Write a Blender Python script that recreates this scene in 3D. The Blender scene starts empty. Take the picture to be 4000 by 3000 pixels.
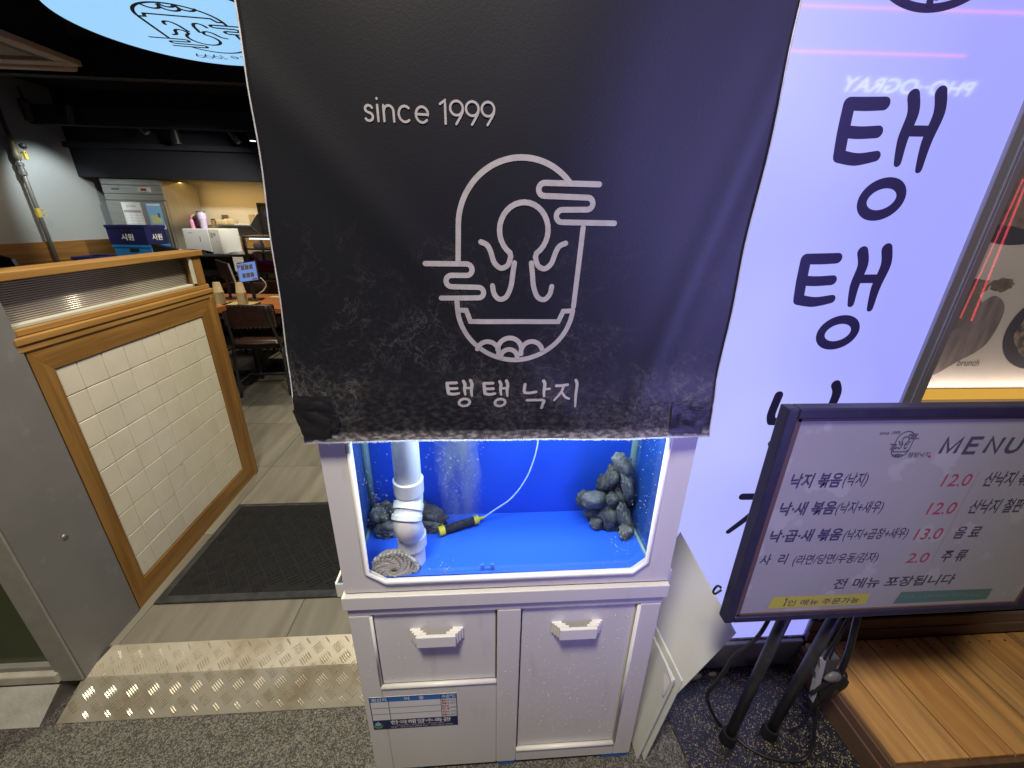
import bpy, bmesh, math, random
from mathutils import Vector, Matrix, noise
random.seed(7)
R = math.radians
sc = bpy.context.scene
COL = sc.collection

# ------------------------------------------------------------------ camera
cam = bpy.data.cameras.new('camera')
cam.sensor_width = 36; cam.lens = 36 * 1581.8 / 4000
cam.clip_start = 0.02; cam.clip_end = 200
camo = bpy.data.objects.new('camera', cam); COL.objects.link(camo)
yaw, pitch, roll = 0.0721883, 0.3834476, 0.0202759
M = Matrix.Rotation(-yaw, 3, 'Z') @ Matrix.Rotation(math.pi/2 - pitch, 3, 'X') @ Matrix.Rotation(roll, 3, 'Z')
camo.matrix_world = Matrix.Translation((0, 0, 1.6)) @ M.to_4x4()
sc.camera = camo

# ------------------------------------------------------------------ world, lamps
w = bpy.data.worlds.new('World'); sc.world = w; w.use_nodes = True
nt = w.node_tree
sky = nt.nodes.new('ShaderNodeTexSky'); sky.sky_type = 'NISHITA'; sky.sun_disc = False
sky.sun_elevation = R(-4); sky.sun_rotation = R(200)
bg = nt.nodes['Background']; bg.inputs['Strength'].default_value = 0.12
nt.links.new(sky.outputs[0], bg.inputs['Color'])
sc.view_settings.view_transform = 'Standard'; sc.view_settings.look = 'None'
sc.view_settings.exposure = 0; sc.view_settings.gamma = 1
sc.view_settings.use_curve_mapping = False

def lamp(name, kind, loc, target, power, col, size=.3, size_y=None, blend=.6, angle=60):
    l = bpy.data.lights.new(name, kind); l.energy = power; l.color = col
    if kind == 'AREA':
        l.size = size
        if size_y: l.shape = 'RECTANGLE'; l.size_y = size_y
    else:
        l.shadow_soft_size = size
    if kind == 'SPOT':
        l.spot_size = R(angle); l.spot_blend = blend
    o = bpy.data.objects.new(name, l); COL.objects.link(o); o.location = loc
    o.rotation_euler = (Vector(target) - Vector(loc)).to_track_quat('-Z', 'Y').to_euler()
    return o

lamp('street_lamp', 'AREA', (-.40, -.38, 3.8), (.0, .75, .3), 118, (1, .91, .75), .5)
gl_ = lamp('violet_fill_lamp', 'AREA', (1.22, -.70, 1.62), (.50, .72, 1.60), 5.2, (.33, .29, 1), .42, 2.0); gl_.data.spread = R(60)  # added unseen fill lamp, tints the banner's right side violet
lamp('tank_lamp', 'AREA', (.06, .795, 1.285), (.06, .83, .8), 4.6, (.72, .87, 1), .62, .10)
lamp('entrance_lamp', 'SPOT', (-.55, 2.0, 2.9), (-1.0, 1.72, .3), 165, (1, .89, .66), .08, angle=95, blend=.8)
lamp('wall_lamp', 'SPOT', (-4.55, 5.45, 2.62), (-5.3, 5.95, 1.62), 105, (.88, .98, .97), .04, angle=62, blend=.75)
lamp('wall_lamp_warm', 'SPOT', (-4.3, 4.4, 2.8), (-5.3, 4.9, 1.35), 60, (1, .84, .6), .06, angle=70, blend=.8)
lamp('dining_lamp', 'SPOT', (-2.0, 3.9, 2.85), (-1.95, 3.75, .8), 130, (1, .87, .62), .05, angle=72, blend=.6)
lamp('aisle_lamp', 'SPOT', (-1.3, 2.9, 2.9), (-1.3, 2.75, .1), 70, (1, .9, .68), .05, angle=70, blend=.7)
lamp('kitchen_lamp', 'AREA', (-3.9, 6.85, 2.03), (-3.9, 7.0, 1.2), 5, (1, .62, .18), 1.3, .08)
lamp('kitchen_ceiling_lamp', 'SPOT', (-2.3, 4.9, 2.5), (-4.2, 6.5, 1.25), 260, (1, .95, .82), .05, angle=62, blend=.9)

lamp('window_ledge_lamp', 'AREA', (2.2, 1.032, 1.150), (2.2, 1.046, 2.4), 1.5, (1, .78, .58), 1.8, .03)

# ------------------------------------------------------------------ materials
MATS = {}
def mat(name, col, rough=.5, metal=0, col2=None, nscale=8, ndetail=4, stretch=(1, 1, 1), bump=0, bscale=60,
        emit=None, estr=1, spec=.5, lo=.35, hi=.65, coat=0, alpha=None, trans=0, col3=None, n3=3, lo3=.55, hi3=.7, rnd=0, rotz=0):
    if name in MATS: return MATS[name]
    m = bpy.data.materials.new(name); m.use_nodes = True; MATS[name] = m
    n = m.node_tree.nodes; L = m.node_tree.links.new
    b = n['Principled BSDF']
    b.inputs['Roughness'].default_value = rough; b.inputs['Metallic'].default_value = metal
    b.inputs['Specular IOR Level'].default_value = spec
    b.inputs['Coat Weight'].default_value = coat; b.inputs['Coat Roughness'].default_value = .05
    b.inputs['Base Color'].default_value = (*col, 1)
    b.inputs['Transmission Weight'].default_value = trans
    if alpha is not None: b.inputs['Alpha'].default_value = alpha
    tc = n.new('ShaderNodeTexCoord'); mp = n.new('ShaderNodeMapping')
    mp.inputs['Scale'].default_value = stretch
    mp.inputs['Rotation'].default_value = (0, 0, rotz)
    if rnd:
        oi = n.new('ShaderNodeObjectInfo'); va = n.new('ShaderNodeVectorMath'); va.operation = 'MULTIPLY_ADD'
        L(oi.outputs['Random'], va.inputs[0]); va.inputs[1].default_value = (31, 17, 23); L(tc.outputs['Object'], va.inputs[2]); L(va.outputs[0], mp.inputs['Vector'])
    else: L(tc.outputs['Object'], mp.inputs['Vector'])
    def nz(scale, lo, hi, det=ndetail):
        t = n.new('ShaderNodeTexNoise'); t.inputs['Scale'].default_value = scale; t.inputs['Detail'].default_value = det
        L(mp.outputs[0], t.inputs['Vector'])
        r = n.new('ShaderNodeMapRange'); r.inputs['From Min'].default_value = lo; r.inputs['From Max'].default_value = hi
        L(t.outputs['Fac'], r.inputs['Value']); return r.outputs[0]
    last = None
    def mix(fac, a, bcol):
        x = n.new('ShaderNodeMix'); x.data_type = 'RGBA'
        L(fac, x.inputs['Factor'])
        if isinstance(a, tuple): x.inputs['A'].default_value = (*a, 1)
        else: L(a, x.inputs['A'])
        x.inputs['B'].default_value = (*bcol, 1)
        return x.outputs['Result']
    if col2: last = mix(nz(nscale, lo, hi), col, col2)
    if col3: last = mix(nz(n3, lo3, hi3), last if last else col, col3)
    if rnd:
        hs = n.new('ShaderNodeHueSaturation'); ma = n.new('ShaderNodeMath'); ma.operation = 'MULTIPLY_ADD'
        L(oi.outputs['Random'], ma.inputs[0]); ma.inputs[1].default_value = rnd; ma.inputs[2].default_value = 1 - rnd/2; L(ma.outputs[0], hs.inputs['Value'])
        if last: L(last, hs.inputs['Color'])
        else: hs.inputs['Color'].default_value = (*col, 1)
        last = hs.outputs[0]
    if last: L(last, b.inputs['Base Color'])
    if bump:
        t = n.new('ShaderNodeTexNoise'); t.inputs['Scale'].default_value = bscale; t.inputs['Detail'].default_value = 5
        L(mp.outputs[0], t.inputs['Vector'])
        bp = n.new('ShaderNodeBump'); bp.inputs['Strength'].default_value = bump; bp.inputs['Distance'].default_value = .004
        L(t.outputs['Fac'], bp.inputs['Height']); L(bp.outputs[0], b.inputs['Normal'])
    if emit:
        b.inputs['Emission Color'].default_value = (*emit, 1); b.inputs['Emission Strength'].default_value = estr
    return m

def glassmat(name, tint=(1, 1, 1), rough=.02, ior=1.45, bumpz=0):
    """thin pane: clear but reflecting by Fresnel"""
    m = bpy.data.materials.new(name); m.use_nodes = True; n = m.node_tree.nodes; L = m.node_tree.links.new
    n.remove(n['Principled BSDF']); out = n['Material Output']
    tr = n.new('ShaderNodeBsdfTransparent'); tr.inputs[0].default_value = (*tint, 1)
    gl = n.new('ShaderNodeBsdfGlossy'); gl.inputs['Roughness'].default_value = rough
    lw = n.new('ShaderNodeLayerWeight'); lw.inputs['Blend'].default_value = .5   # facing term is the same from both sides
    pw = n.new('ShaderNodeMath'); pw.operation = 'POWER'; pw.inputs[1].default_value = 5; L(lw.outputs['Facing'], pw.inputs[0])
    f0 = ((ior-1)/(ior+1))**2
    fr = n.new('ShaderNodeMath'); fr.operation = 'MULTIPLY_ADD'; L(pw.outputs[0], fr.inputs[0]); fr.inputs[1].default_value = 1-f0; fr.inputs[2].default_value = f0
    mx = n.new('ShaderNodeMixShader')
    L(fr.outputs[0], mx.inputs[0]); L(tr.outputs[0], mx.inputs[1]); L(gl.outputs[0], mx.inputs[2]); L(mx.outputs[0], out.inputs[0])
    MATS[name] = m; return m

def woodmat(name, a, b, c, axis='Y', rough=.45, scale=6, stain=None, bump=.15):
    st = {'X': (.06, 1, 1), 'Y': (1, .06, 1), 'Z': (1, 1, .06)}[axis]
    return mat(name, a, rough, col2=b, nscale=scale*9, ndetail=6, stretch=st, col3=c, n3=scale*2.2, lo3=.5, hi3=.75, bump=bump, bscale=scale*22)

m_white = mat('white_acrylic', (.73, .715, .69), .30, col2=(.67, .655, .63), nscale=3, stretch=(1, 1, .22), col3=(.52, .49, .43), n3=22, lo3=.60, hi3=.95)
m_whitetop = mat('white_edge', (.8, .79, .76), .35)
m_blue = mat('blue_backing_board', (.016, .085, .60), .4, col2=(.014, .075, .52), nscale=4)
m_tape_blue = mat('blue_masking_film', (.02, .15, .5), .5)
m_rubber = mat('black_rubber', (.007, .0075, .009), .7, col2=(.012, .012, .014), nscale=40, bump=.2, bscale=300, spec=.3)
m_blackmetal = mat('black_painted_metal', (.02, .02, .022), .45, col2=(.035, .035, .037), nscale=30)
m_darkframe = mat('glare_tinted_frame', (.020, .019, .048), .35, col2=(.03, .026, .048), nscale=25, bump=.1, bscale=200)  # blue in the base colour stands in for violet glare on the frame
m_alu = mat('aluminium_plate', (.54, .51, .435), .42, .35, col2=(.45, .41, .32), nscale=9, col3=(.27, .20, .12), n3=7, lo3=.52, hi3=.8, bump=.12, bscale=120)
m_alubar = mat('aluminium_tread', (.70, .65, .53), .25, .45, col2=(.52, .46, .35), nscale=14)
m_gray = mat('gray_cladding', (.20, .20, .205), .42, col2=(.175, .175, .18), nscale=5, bump=.04, bscale=900, col3=(.30, .295, .285), n3=16, lo3=.62, hi3=.9)
m_graylight = mat('gray_strip', (.30, .285, .26), .5, col2=(.26, .25, .23), nscale=20)
m_conc = mat('painted_concrete', (.55, .54, .50), .75, col2=(.42, .41, .37), nscale=14, bump=.5, bscale=70, col3=(.10, .085, .07), n3=9, lo3=.63, hi3=.75)
m_plinth = mat('plinth_concrete', (.36, .36, .36), .8, col2=(.27, .27, .265), nscale=10, bump=.4, bscale=80, col3=(.07, .06, .055), n3=7, lo3=.62, hi3=.75)
m_oak = woodmat('oak_frame_wood', (.31, .165, .045), (.22, .11, .027), (.17, .078, .018), 'Y')
m_oakz = woodmat('oak_upright_wood', (.31, .165, .045), (.22, .11, .027), (.17, .078, .018), 'Z')
m_cap = woodmat('oak_cap_wood', (.38, .215, .065), (.31, .16, .042), (.24, .115, .03), 'Y')
m_tile = mat('cream_glazed_tile', (.70, .665, .56), .3, col2=(.65, .61, .50), nscale=9, bump=.08, bscale=30, rnd=.03, col3=(.40, .37, .30), n3=30, lo3=.70, hi3=.80)
m_grout = mat('grout', (.42, .39, .33), .9, col2=(.22, .2, .16), nscale=20)
m_track = mat('black_track', (.01, .01, .012), .5)
m_ceil = mat('black_ceiling', (.012, .012, .016), .8)
m_navywall = mat('navy_black_fascia', (.006, .007, .014), .75)
m_wallgray = mat('gray_wall_paint', (.30, .31, .31), .8, col2=(.27, .28, .28), nscale=60)
m_cream = mat('cream_wall', (.70, .67, .58), .6)
m_steel = mat('brushed_steel', (.46, .46, .45), .38, .85, col2=(.40, .40, .39), nscale=60, stretch=(.05, 1, 1))
m_steelside = mat('brushed_steel_side', (.5, .47, .42), .33, .9, col2=(.42, .4, .36), nscale=50, stretch=(1, 1, .1))
m_orange = woodmat('orange_table_wood', (.46, .15, .035), (.38, .115, .024), (.30, .08, .017), 'X', rough=.35)
m_leather = mat('brown_leather', (.045, .018, .014), .38, col2=(.028, .012, .01), nscale=40, bump=.2, bscale=120)
m_white2 = mat('white_plastic', (.75, .77, .77), .35)
m_paper = mat('paper', (.75, .76, .77), .8)
m_print = mat('black_print', (.02, .02, .03), .6)
m_tan = mat('kraft_paper', (.52, .40, .22), .75, col2=(.46, .35, .19), nscale=30)
m_cable = mat('black_cable', (.012, .012, .014), .5)
m_glass = glassmat('clear_glass', (.93, .97, 1), .01)
m_winglass = glassmat('shop_window_glass', (.86, .85, .86), .015, 1.7)
m_ribglass = glassmat('ribbed_glass', (.80, .80, .76), .08, 1.9)
m_pvc = mat('white_pvc', (.74, .75, .74), .32, col2=(.68, .69, .66), nscale=10)
m_yellow = mat('yellow_cap', (.62, .50, .02), .5)
m_black = mat('black_foam', (.012, .012, .014), .8, col2=(.03, .03, .03), nscale=80, bump=.6, bscale=250)
m_silicone = mat('green_grey_silicone', (.20, .30, .26), .4, col2=(.16, .27, .32), nscale=12, stretch=(1, 1, .2))

def emis(name, col, s): return mat(name, (.02, .02, .02), .4, emit=col, estr=s)

# banner vinyl: worn, whitish crackle towards the hem, tank glow painted along the hem
def banner_mat():
    m = bpy.data.materials.new('black_banner_vinyl'); m.use_nodes = True; n = m.node_tree.nodes; L = m.node_tree.links.new
    b = n['Principled BSDF']; b.inputs['Specular IOR Level'].default_value = .42
    tc = n.new('ShaderNodeTexCoord')
    def nt_(t, **k):
        x = n.new(t)
        for a, v in k.items(): x.inputs[a].default_value = v
        return x
    nz = nt_('ShaderNodeTexNoise', Scale=11, Detail=6); L(tc.outputs['Object'], nz.inputs['Vector'])
    dm = n.new('ShaderNodeVectorMath'); dm.operation = 'MULTIPLY_ADD'; L(nz.outputs['Color'], dm.inputs[0]); dm.inputs[1].default_value = (.07, .07, .07); L(tc.outputs['Object'], dm.inputs[2])
    def crack(scale, wdt):
        v = nt_('ShaderNodeTexNoise', Scale=scale, Detail=7, Roughness=.62, Distortion=.4); L(dm.outputs[0], v.inputs['Vector'])
        q = n.new('ShaderNodeMath'); q.operation = 'SUBTRACT'; L(v.outputs['Fac'], q.inputs[0]); q.inputs[1].default_value = .5
        q2 = n.new('ShaderNodeMath'); q2.operation = 'ABSOLUTE'; L(q.outputs[0], q2.inputs[0])
        r = nt_('ShaderNodeMapRange'); r.inputs['From Min'].default_value = 0; r.inputs['From Max'].default_value = wdt; r.inputs['To Min'].default_value = 1; r.inputs['To Max'].default_value = 0
        L(q2.outputs[0], r.inputs['Value']); return r.outputs[0]
    def math_(op, a, c):
        x = n.new('ShaderNodeMath'); x.operation = op; x.use_clamp = True
        for i, q in enumerate((a, c)):
            if isinstance(q, (int, float)): x.inputs[i].default_value = q
            else: L(q, x.inputs[i])
        return x.outputs[0]
    def rng(v, a, c):
        r = n.new('ShaderNodeMapRange'); r.inputs['From Min'].default_value = a; r.inputs['From Max'].default_value = c; L(v, r.inputs['Value']); return r.outputs[0]
    sep = n.new('ShaderNodeSeparateXYZ'); L(tc.outputs['Object'], sep.inputs[0])
    z = sep.outputs['Z']          # local height above hem
    low = rng(z, .42, .05); vlow = rng(z, .16, .0); hem = rng(z, .024, .008)
    n2 = nt_('ShaderNodeTexNoise', Scale=6, Detail=5); L(tc.outputs['Object'], n2.inputs['Vector']); patch = rng(n2.outputs['Fac'], .42, .66)
    n3 = nt_('ShaderNodeTexNoise', Scale=130, Detail=7); L(tc.outputs['Object'], n3.inputs['Vector']); fine = rng(n3.outputs['Fac'], .40, .75)
    mpz = n.new('ShaderNodeMapping'); mpz.inputs['Scale'].default_value = (70, 1, 130); L(tc.outputs['Object'], mpz.inputs[0])
    n4 = nt_('ShaderNodeTexNoise', Scale=1, Detail=5); L(mpz.outputs[0], n4.inputs['Vector']); streak = rng(n4.outputs['Fac'], .45, .7)
    c1 = math_('MULTIPLY', math_('MULTIPLY', crack(8, .010), patch), math_('MULTIPLY', low, .30))
    c2 = math_('MULTIPLY', math_('MULTIPLY', fine, patch), math_('MULTIPLY', math_('POWER', low, 2.0), .17))
    c3 = math_('MULTIPLY', streak, math_('MULTIPLY', vlow, .13))
    c4 = math_('MULTIPLY', math_('ADD', streak, .25), math_('MULTIPLY', hem, 1.0))  # pale hem band: worn vinyl plus tank light shining through, put into the colour
    c5 = math_('MULTIPLY', math_('MULTIPLY', crack(15, .014), patch), math_('MULTIPLY', low, .26))
    s = math_('ADD', math_('ADD', math_('ADD', c1, c5), c2), math_('ADD', c3, c4))
    mx = n.new('ShaderNodeMix'); mx.data_type = 'RGBA'; L(s, mx.inputs['Factor'])
    mx.inputs['A'].default_value = (.0105, .011, .0135, 1); mx.inputs['B'].default_value = (.40, .38, .33, 1)
    L(mx.outputs['Result'], b.inputs['Base Color'])
    rr = n.new('ShaderNodeMath'); rr.operation = 'MULTIPLY_ADD'; L(s, rr.inputs[0]); rr.inputs[1].default_value = .4; rr.inputs[2].default_value = .42; L(rr.outputs[0], b.inputs['Roughness'])
    n5 = nt_('ShaderNodeTexNoise', Scale=300, Detail=2); L(tc.outputs['Object'], n5.inputs['Vector'])
    bp = nt_('ShaderNodeBump', Strength=.08, Distance=.002); L(n5.outputs['Fac'], bp.inputs['Height']); L(bp.outputs[0], b.inputs['Normal'])
    return m
m_banner = banner_mat()

def ground_mat(name, dark, lightc, amount, wet=.0, scale=170):
    m = bpy.data.materials.new(name); m.use_nodes = True; n = m.node_tree.nodes; L = m.node_tree.links.new
    b = n['Principled BSDF']; tc = n.new('ShaderNodeTexCoord')
    nz = n.new('ShaderNodeTexNoise'); nz.inputs['Scale'].default_value = 60; L(tc.outputs['Object'], nz.inputs['Vector'])
    dm = n.new('ShaderNodeVectorMath'); dm.operation = 'MULTIPLY_ADD'; L(nz.outputs['Color'], dm.inputs[0]); dm.inputs[1].default_value = (.012,)*3; L(tc.outputs['Object'], dm.inputs[2])
    v = n.new('ShaderNodeTexVoronoi'); v.inputs['Scale'].default_value = scale; v.inputs['Randomness'].default_value = 1; L(dm.outputs[0], v.inputs['Vector'])
    sepc = n.new('ShaderNodeSeparateColor'); L(v.outputs['Color'], sepc.inputs[0])
    big = n.new('ShaderNodeTexNoise'); big.inputs['Scale'].default_value = 28; big.inputs['Detail'].default_value = 5; L(tc.outputs['Object'], big.inputs['Vector'])
    ad = n.new('ShaderNodeMath'); ad.operation = 'MULTIPLY_ADD'; L(big.outputs['Fac'], ad.inputs[0]); ad.inputs[1].default_value = .9; ad.inputs[2].default_value = -.45
    a2 = n.new('ShaderNodeMath'); a2.operation = 'ADD'; L(sepc.outputs[0], a2.inputs[0]); L(ad.outputs[0], a2.inputs[1])
    r = n.new('ShaderNodeMapRange'); r.inputs['From Min'].default_value = 1-amount-.12; r.inputs['From Max'].default_value = 1-amount+.12; L(a2.outputs[0], r.inputs['Value'])
    lc = n.new('ShaderNodeMix'); lc.data_type = 'RGBA'; L(sepc.outputs[1], lc.inputs['Factor']); lc.inputs['A'].default_value = (*[c*.65 for c in lightc], 1); lc.inputs['B'].default_value = (*lightc, 1)
    mx = n.new('ShaderNodeMix'); mx.data_type = 'RGBA'; L(r.outputs[0], mx.inputs['Factor']); mx.inputs['A'].default_value = (*dark, 1); L(lc.outputs['Result'], mx.inputs['B'])
    L(mx.outputs['Result'], b.inputs['Base Color'])
    b.inputs['Roughness'].default_value = .85 - wet*.5
    bp = n.new('ShaderNodeBump'); bp.inputs['Strength'].default_value = .7; bp.inputs['Distance'].default_value = .006
    L(r.outputs[0], bp.inputs['Height']); L(bp.outputs[0], b.inputs['Normal'])
    return m
m_ground = ground_mat('washed_aggregate_paving', (.050, .048, .043), (.225, .213, .19), .47, scale=320)
m_wetmat = ground_mat('wet_black_asphalt_sheet', (.014, .014, .017), (.32, .26, .15), .10, wet=1.0, scale=300)  # golden speckle in the colour stands in for glints on the wet sheet

# ------------------------------------------------------------------ mesh helpers
class B:
    def __init__(s): s.bm = bmesh.new(); s.k = 0
    def box(s, lo, hi, bev=0, seg=2):
        r = bmesh.ops.create_cube(s.bm, size=1); vs = r['verts']
        for v in vs:
            v.co = Vector([lo[i] + (v.co[i] + .5) * (hi[i] - lo[i]) for i in range(3)])
        if bev:
            es = list({e for v in vs for e in v.link_edges})
            bmesh.ops.bevel(s.bm, geom=es, offset=bev, segments=seg, profile=.5, affect='EDGES')
        return s
    def prism(s, pts, d):
        """closed polygon pts extruded by vector d"""
        a = [s.bm.verts.new(p) for p in pts]; b = [s.bm.verts.new(Vector(p) + Vector(d)) for p in pts]
        s.bm.faces.new(a); s.bm.faces.new(b[::-1])
        for i in range(len(a)):
            j = (i + 1) % len(a); s.bm.faces.new((a[j], a[i], b[i], b[j]))
        return s
    def poly(s, pts):
        s.bm.faces.new([s.bm.verts.new(p) for p in pts]); return s
    def ring(s, c, ax, ay, r, seg): return [s.bm.verts.new(c + ax * r * math.cos(2*math.pi*i/seg) + ay * r * math.sin(2*math.pi*i/seg)) for i in range(seg)]
    def tube(s, pts, r, seg=10, cap=True, smoothn=0):
        pts = [Vector(p) for p in pts]
        if smoothn: pts = crom(pts, smoothn)
        rs = r if isinstance(r, (list, tuple)) else [r] * len(pts)
        if len(rs) != len(pts): rs = [rs[min(len(rs)-1, int(i*len(rs)/len(pts)))] for i in range(len(pts))]
        prev = None; nrm = None
        for i, p in enumerate(pts):
            t = (pts[min(i+1, len(pts)-1)] - pts[max(i-1, 0)]).normalized()
            if nrm is None: nrm = t.orthogonal().normalized()
            nrm = (nrm - t * nrm.dot(t)).normalized()
            rg = s.ring(p, nrm, t.cross(nrm), rs[i], seg)
            if prev:
                for k in range(seg): s.bm.faces.new((prev[k], prev[(k+1) % seg], rg[(k+1) % seg], rg[k]))
            elif cap: s.bm.faces.new(rg[::-1])
            prev = rg
        if cap: s.bm.faces.new(prev)
        return s
    def lathe(s, o, prof, seg=20, axis='Z'):
        o = Vector(o); ax = {'Z': (Vector((1,0,0)), Vector((0,1,0)), Vector((0,0,1))), 'Y': (Vector((1,0,0)), Vector((0,0,1)), Vector((0,-1,0))), 'X': (Vector((0,1,0)), Vector((0,0,1)), Vector((1,0,0)))}[axis]
        prev = None
        for i, (r, h) in enumerate(prof):
            rg = s.ring(o + ax[2]*h, ax[0], ax[1], max(r, 1e-5), seg)
            if prev:
                for k in range(seg): s.bm.faces.new((prev[k], prev[(k+1) % seg], rg[(k+1) % seg], rg[k]))
            else: s.bm.faces.new(rg[::-1])
            prev = rg
        s.bm.faces.new(prev); return s
    def ball(s, c, r, sub=2, jit=0, fr=3.0):
        q = bmesh.ops.create_icosphere(s.bm, subdivisions=sub, radius=1)
        for v in q['verts']:
            d = v.co.copy(); k = 1 + jit * noise.noise(d * fr + Vector(c) * 7)
            rr = r if isinstance(r, (tuple, list)) else (r, r, r)
            v.co = Vector(c) + Vector((d.x*rr[0], d.y*rr[1], d.z*rr[2])) * k
        return s
    def xf(s, mtx): s.bm.transform(mtx); return s
    def stroke(s, pts, wd, mapf, closed=False, smoothn=6, caps=True, lift=None):
        """flat ribbon with round ends on a surface; mapf(x, y, h) -> point"""
        p = [Vector((a, b, 0)) for a, b in pts]
        ws = wd if isinstance(wd, (list, tuple)) else None
        if smoothn: p = crom(p, smoothn, closed)
        if getattr(s, 'maxseg', 0):
            q_ = []
            for i in range(len(p) if closed else len(p)-1):
                a, c = p[i], p[(i+1) % len(p)]; m_ = max(1, int((c-a).length/s.maxseg + .999))
                q_ += [a.lerp(c, k/m_) for k in range(m_)]
            p = q_ if closed else q_ + [p[-1]]
        N = len(p)
        def W(i):
            if not ws: return wd / 2
            t = i / (N - 1) * (len(ws) - 1); k = min(int(t), len(ws) - 2); return (ws[k] + (ws[k+1] - ws[k]) * (t - k)) / 2
        h = s.k * .00004 if lift is None else lift; s.k += 1
        Ls, Rs = [], []
        for i in range(N):
            if closed: a, c = p[i-1], p[(i+1) % N]
            else: a, c = p[max(i-1, 0)], p[min(i+1, N-1)]
            d0 = (p[i]-a) if (p[i]-a).length > 1e-9 else (c-p[i]); d1 = (c-p[i]) if (c-p[i]).length > 1e-9 else d0
            d0.normalize(); d1.normalize(); t = (d0 + d1).normalized(); nn = Vector((-t.y, t.x, 0))
            mit = min(1.6, 1 / max(.3, math.sqrt(max(.05, (1 + d0.dot(d1)) / 2))))
            Ls.append(s.bm.verts.new(mapf(*(p[i] + nn*W(i)*mit).xy, h))); Rs.append(s.bm.verts.new(mapf(*(p[i] - nn*W(i)*mit).xy, h)))
        for i in range(N if closed else N-1):
            j = (i+1) % N; s.bm.faces.new((Ls[i], Rs[i], Rs[j], Ls[j]))
        if caps and not closed:
            for e, (a, q) in ((0, (p[0], p[1])), (1, (p[-1], p[-2]))):
                t = (a - q).normalized(); nn = Vector((-t.y, t.x, 0)); i0 = 0 if e == 0 else N-1
                arc = [s.bm.verts.new(mapf(*(a + nn*W(i0)*math.cos(th) + t*W(i0)*math.sin(th)).xy, h)) for th in [math.pi*k/8 for k in range(1, 8)]]
                first, lastv = (Rs[0], Ls[0]) if e == 0 else (Ls[-1], Rs[-1])
                s.bm.faces.new([first] + arc + [lastv])
        return s

def crom(p, n, closed=False):
    out = []; N = len(p)
    for i in range(N if closed else N-1):
        if closed: a, b, c, d = p[i-1], p[i], p[(i+1) % N], p[(i+2) % N]
        else: a, b, c, d = p[max(i-1, 0)], p[i], p[i+1], p[min(i+2, N-1)]
        for k in range(n):
            t = k / n
            out.append(.5*((2*b) + (c-a)*t + (2*a-5*b+4*c-d)*t*t + (3*b-a-3*c+d)*t**3))
    if not closed: out.append(p[-1])
    return out

def wloc(o):
    v = Vector((0, 0, 0))
    while o: v = v + o.location; o = o.parent
    return v

def obj(name, b, m, parent=None, smooth=False, solid=0, label=None, kind=None):
    bm = b.bm
    bmesh.ops.recalc_face_normals(bm, faces=bm.faces)
    off = wloc(parent) if parent else Vector((0, 0, 0))
    if off.length: bm.transform(Matrix.Translation(-off))
    me = bpy.data.meshes.new(name); bm.to_mesh(me); bm.free()
    me.materials.append(m)
    if smooth:
        for p in me.polygons: p.use_smooth = True
    o = bpy.data.objects.new(name, me); COL.objects.link(o)
    if parent: o.parent = parent
    if smooth == 'auto':
        me.set_sharp_from_angle(angle=R(38))
    if label: o['label'] = label
    if kind: o['kind'] = kind
    return o

def thing(name, label, cat, loc=(0, 0, 0), group=None):
    o = bpy.data.objects.new(name, None); COL.objects.link(o); o.location = loc
    o.empty_display_size = .05
    o['label'] = label; o['category'] = cat
    if group: o['group'] = group
    return o
def tag(o, label, cat, group=None):
    o['label'] = label; o['category'] = cat
    if group: o['group'] = group
    # give a one-mesh thing its own origin at its base
    vs = o.data.vertices
    if vs and o.location.length == 0:
        c = Vector((sum(v.co.x for v in vs)/len(vs), sum(v.co.y for v in vs)/len(vs), min(v.co.z for v in vs)))
        o.data.transform(Matrix.Translation(-c)); o.location = c
    return o
def struct(name, b, m, parent=None, smooth=False):
    o = obj(name, b, m, parent, smooth); o['kind'] = 'structure'; return o
def clone(o, loc=None, label=None, rot=None):
    c = o.copy(); COL.objects.link(c)
    if loc is not None: c.location = loc
    if rot is not None: c.rotation_euler = rot
    if label: c['label'] = label
    for ch in list(o.children):
        d = ch.copy(); COL.objects.link(d); d.parent = c
        for g in ch.children:
            e = g.copy(); COL.objects.link(e); e.parent = d
    return c

def plane_map(o, u, v, n):
    o, u, v, n = map(Vector, (o, u, v, n))
    return lambda x, y, h=0: o + u*x + v*y + n*h
def text(s, x0, y0, x1, y1, mapf, m, parent, name='lettering', bold=0, shear=0, h=.0006, lift=0):
    """flat printed lettering fitted to a box on a surface"""
    c = bpy.data.curves.new('lettering', 'FONT'); c.body = s; c.offset = bold; c.resolution_u = 3
    t = bpy.data.objects.new('lettering', c)
    me0 = t.to_mesh(); b = B(); b.bm.from_mesh(me0); t.to_mesh_clear(); bpy.data.objects.remove(t); bpy.data.curves.remove(c)
    bm = b.bm
    if not bm.verts: return None
    xs = [q.co.x for q in bm.verts]; ys = [q.co.y for q in bm.verts]
    ax, bx, ay, by = min(xs), max(xs), min(ys), max(ys)
    for q in bm.verts:
        fx = (q.co.x-ax)/(bx-ax); fy = (q.co.y-ay)/(by-ay)
        q.co = mapf(x0+fx*(x1-x0)+shear*(fy-.5)*(y1-y0), y0+fy*(y1-y0), h)
    return obj(name, b, m, parent)

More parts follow.
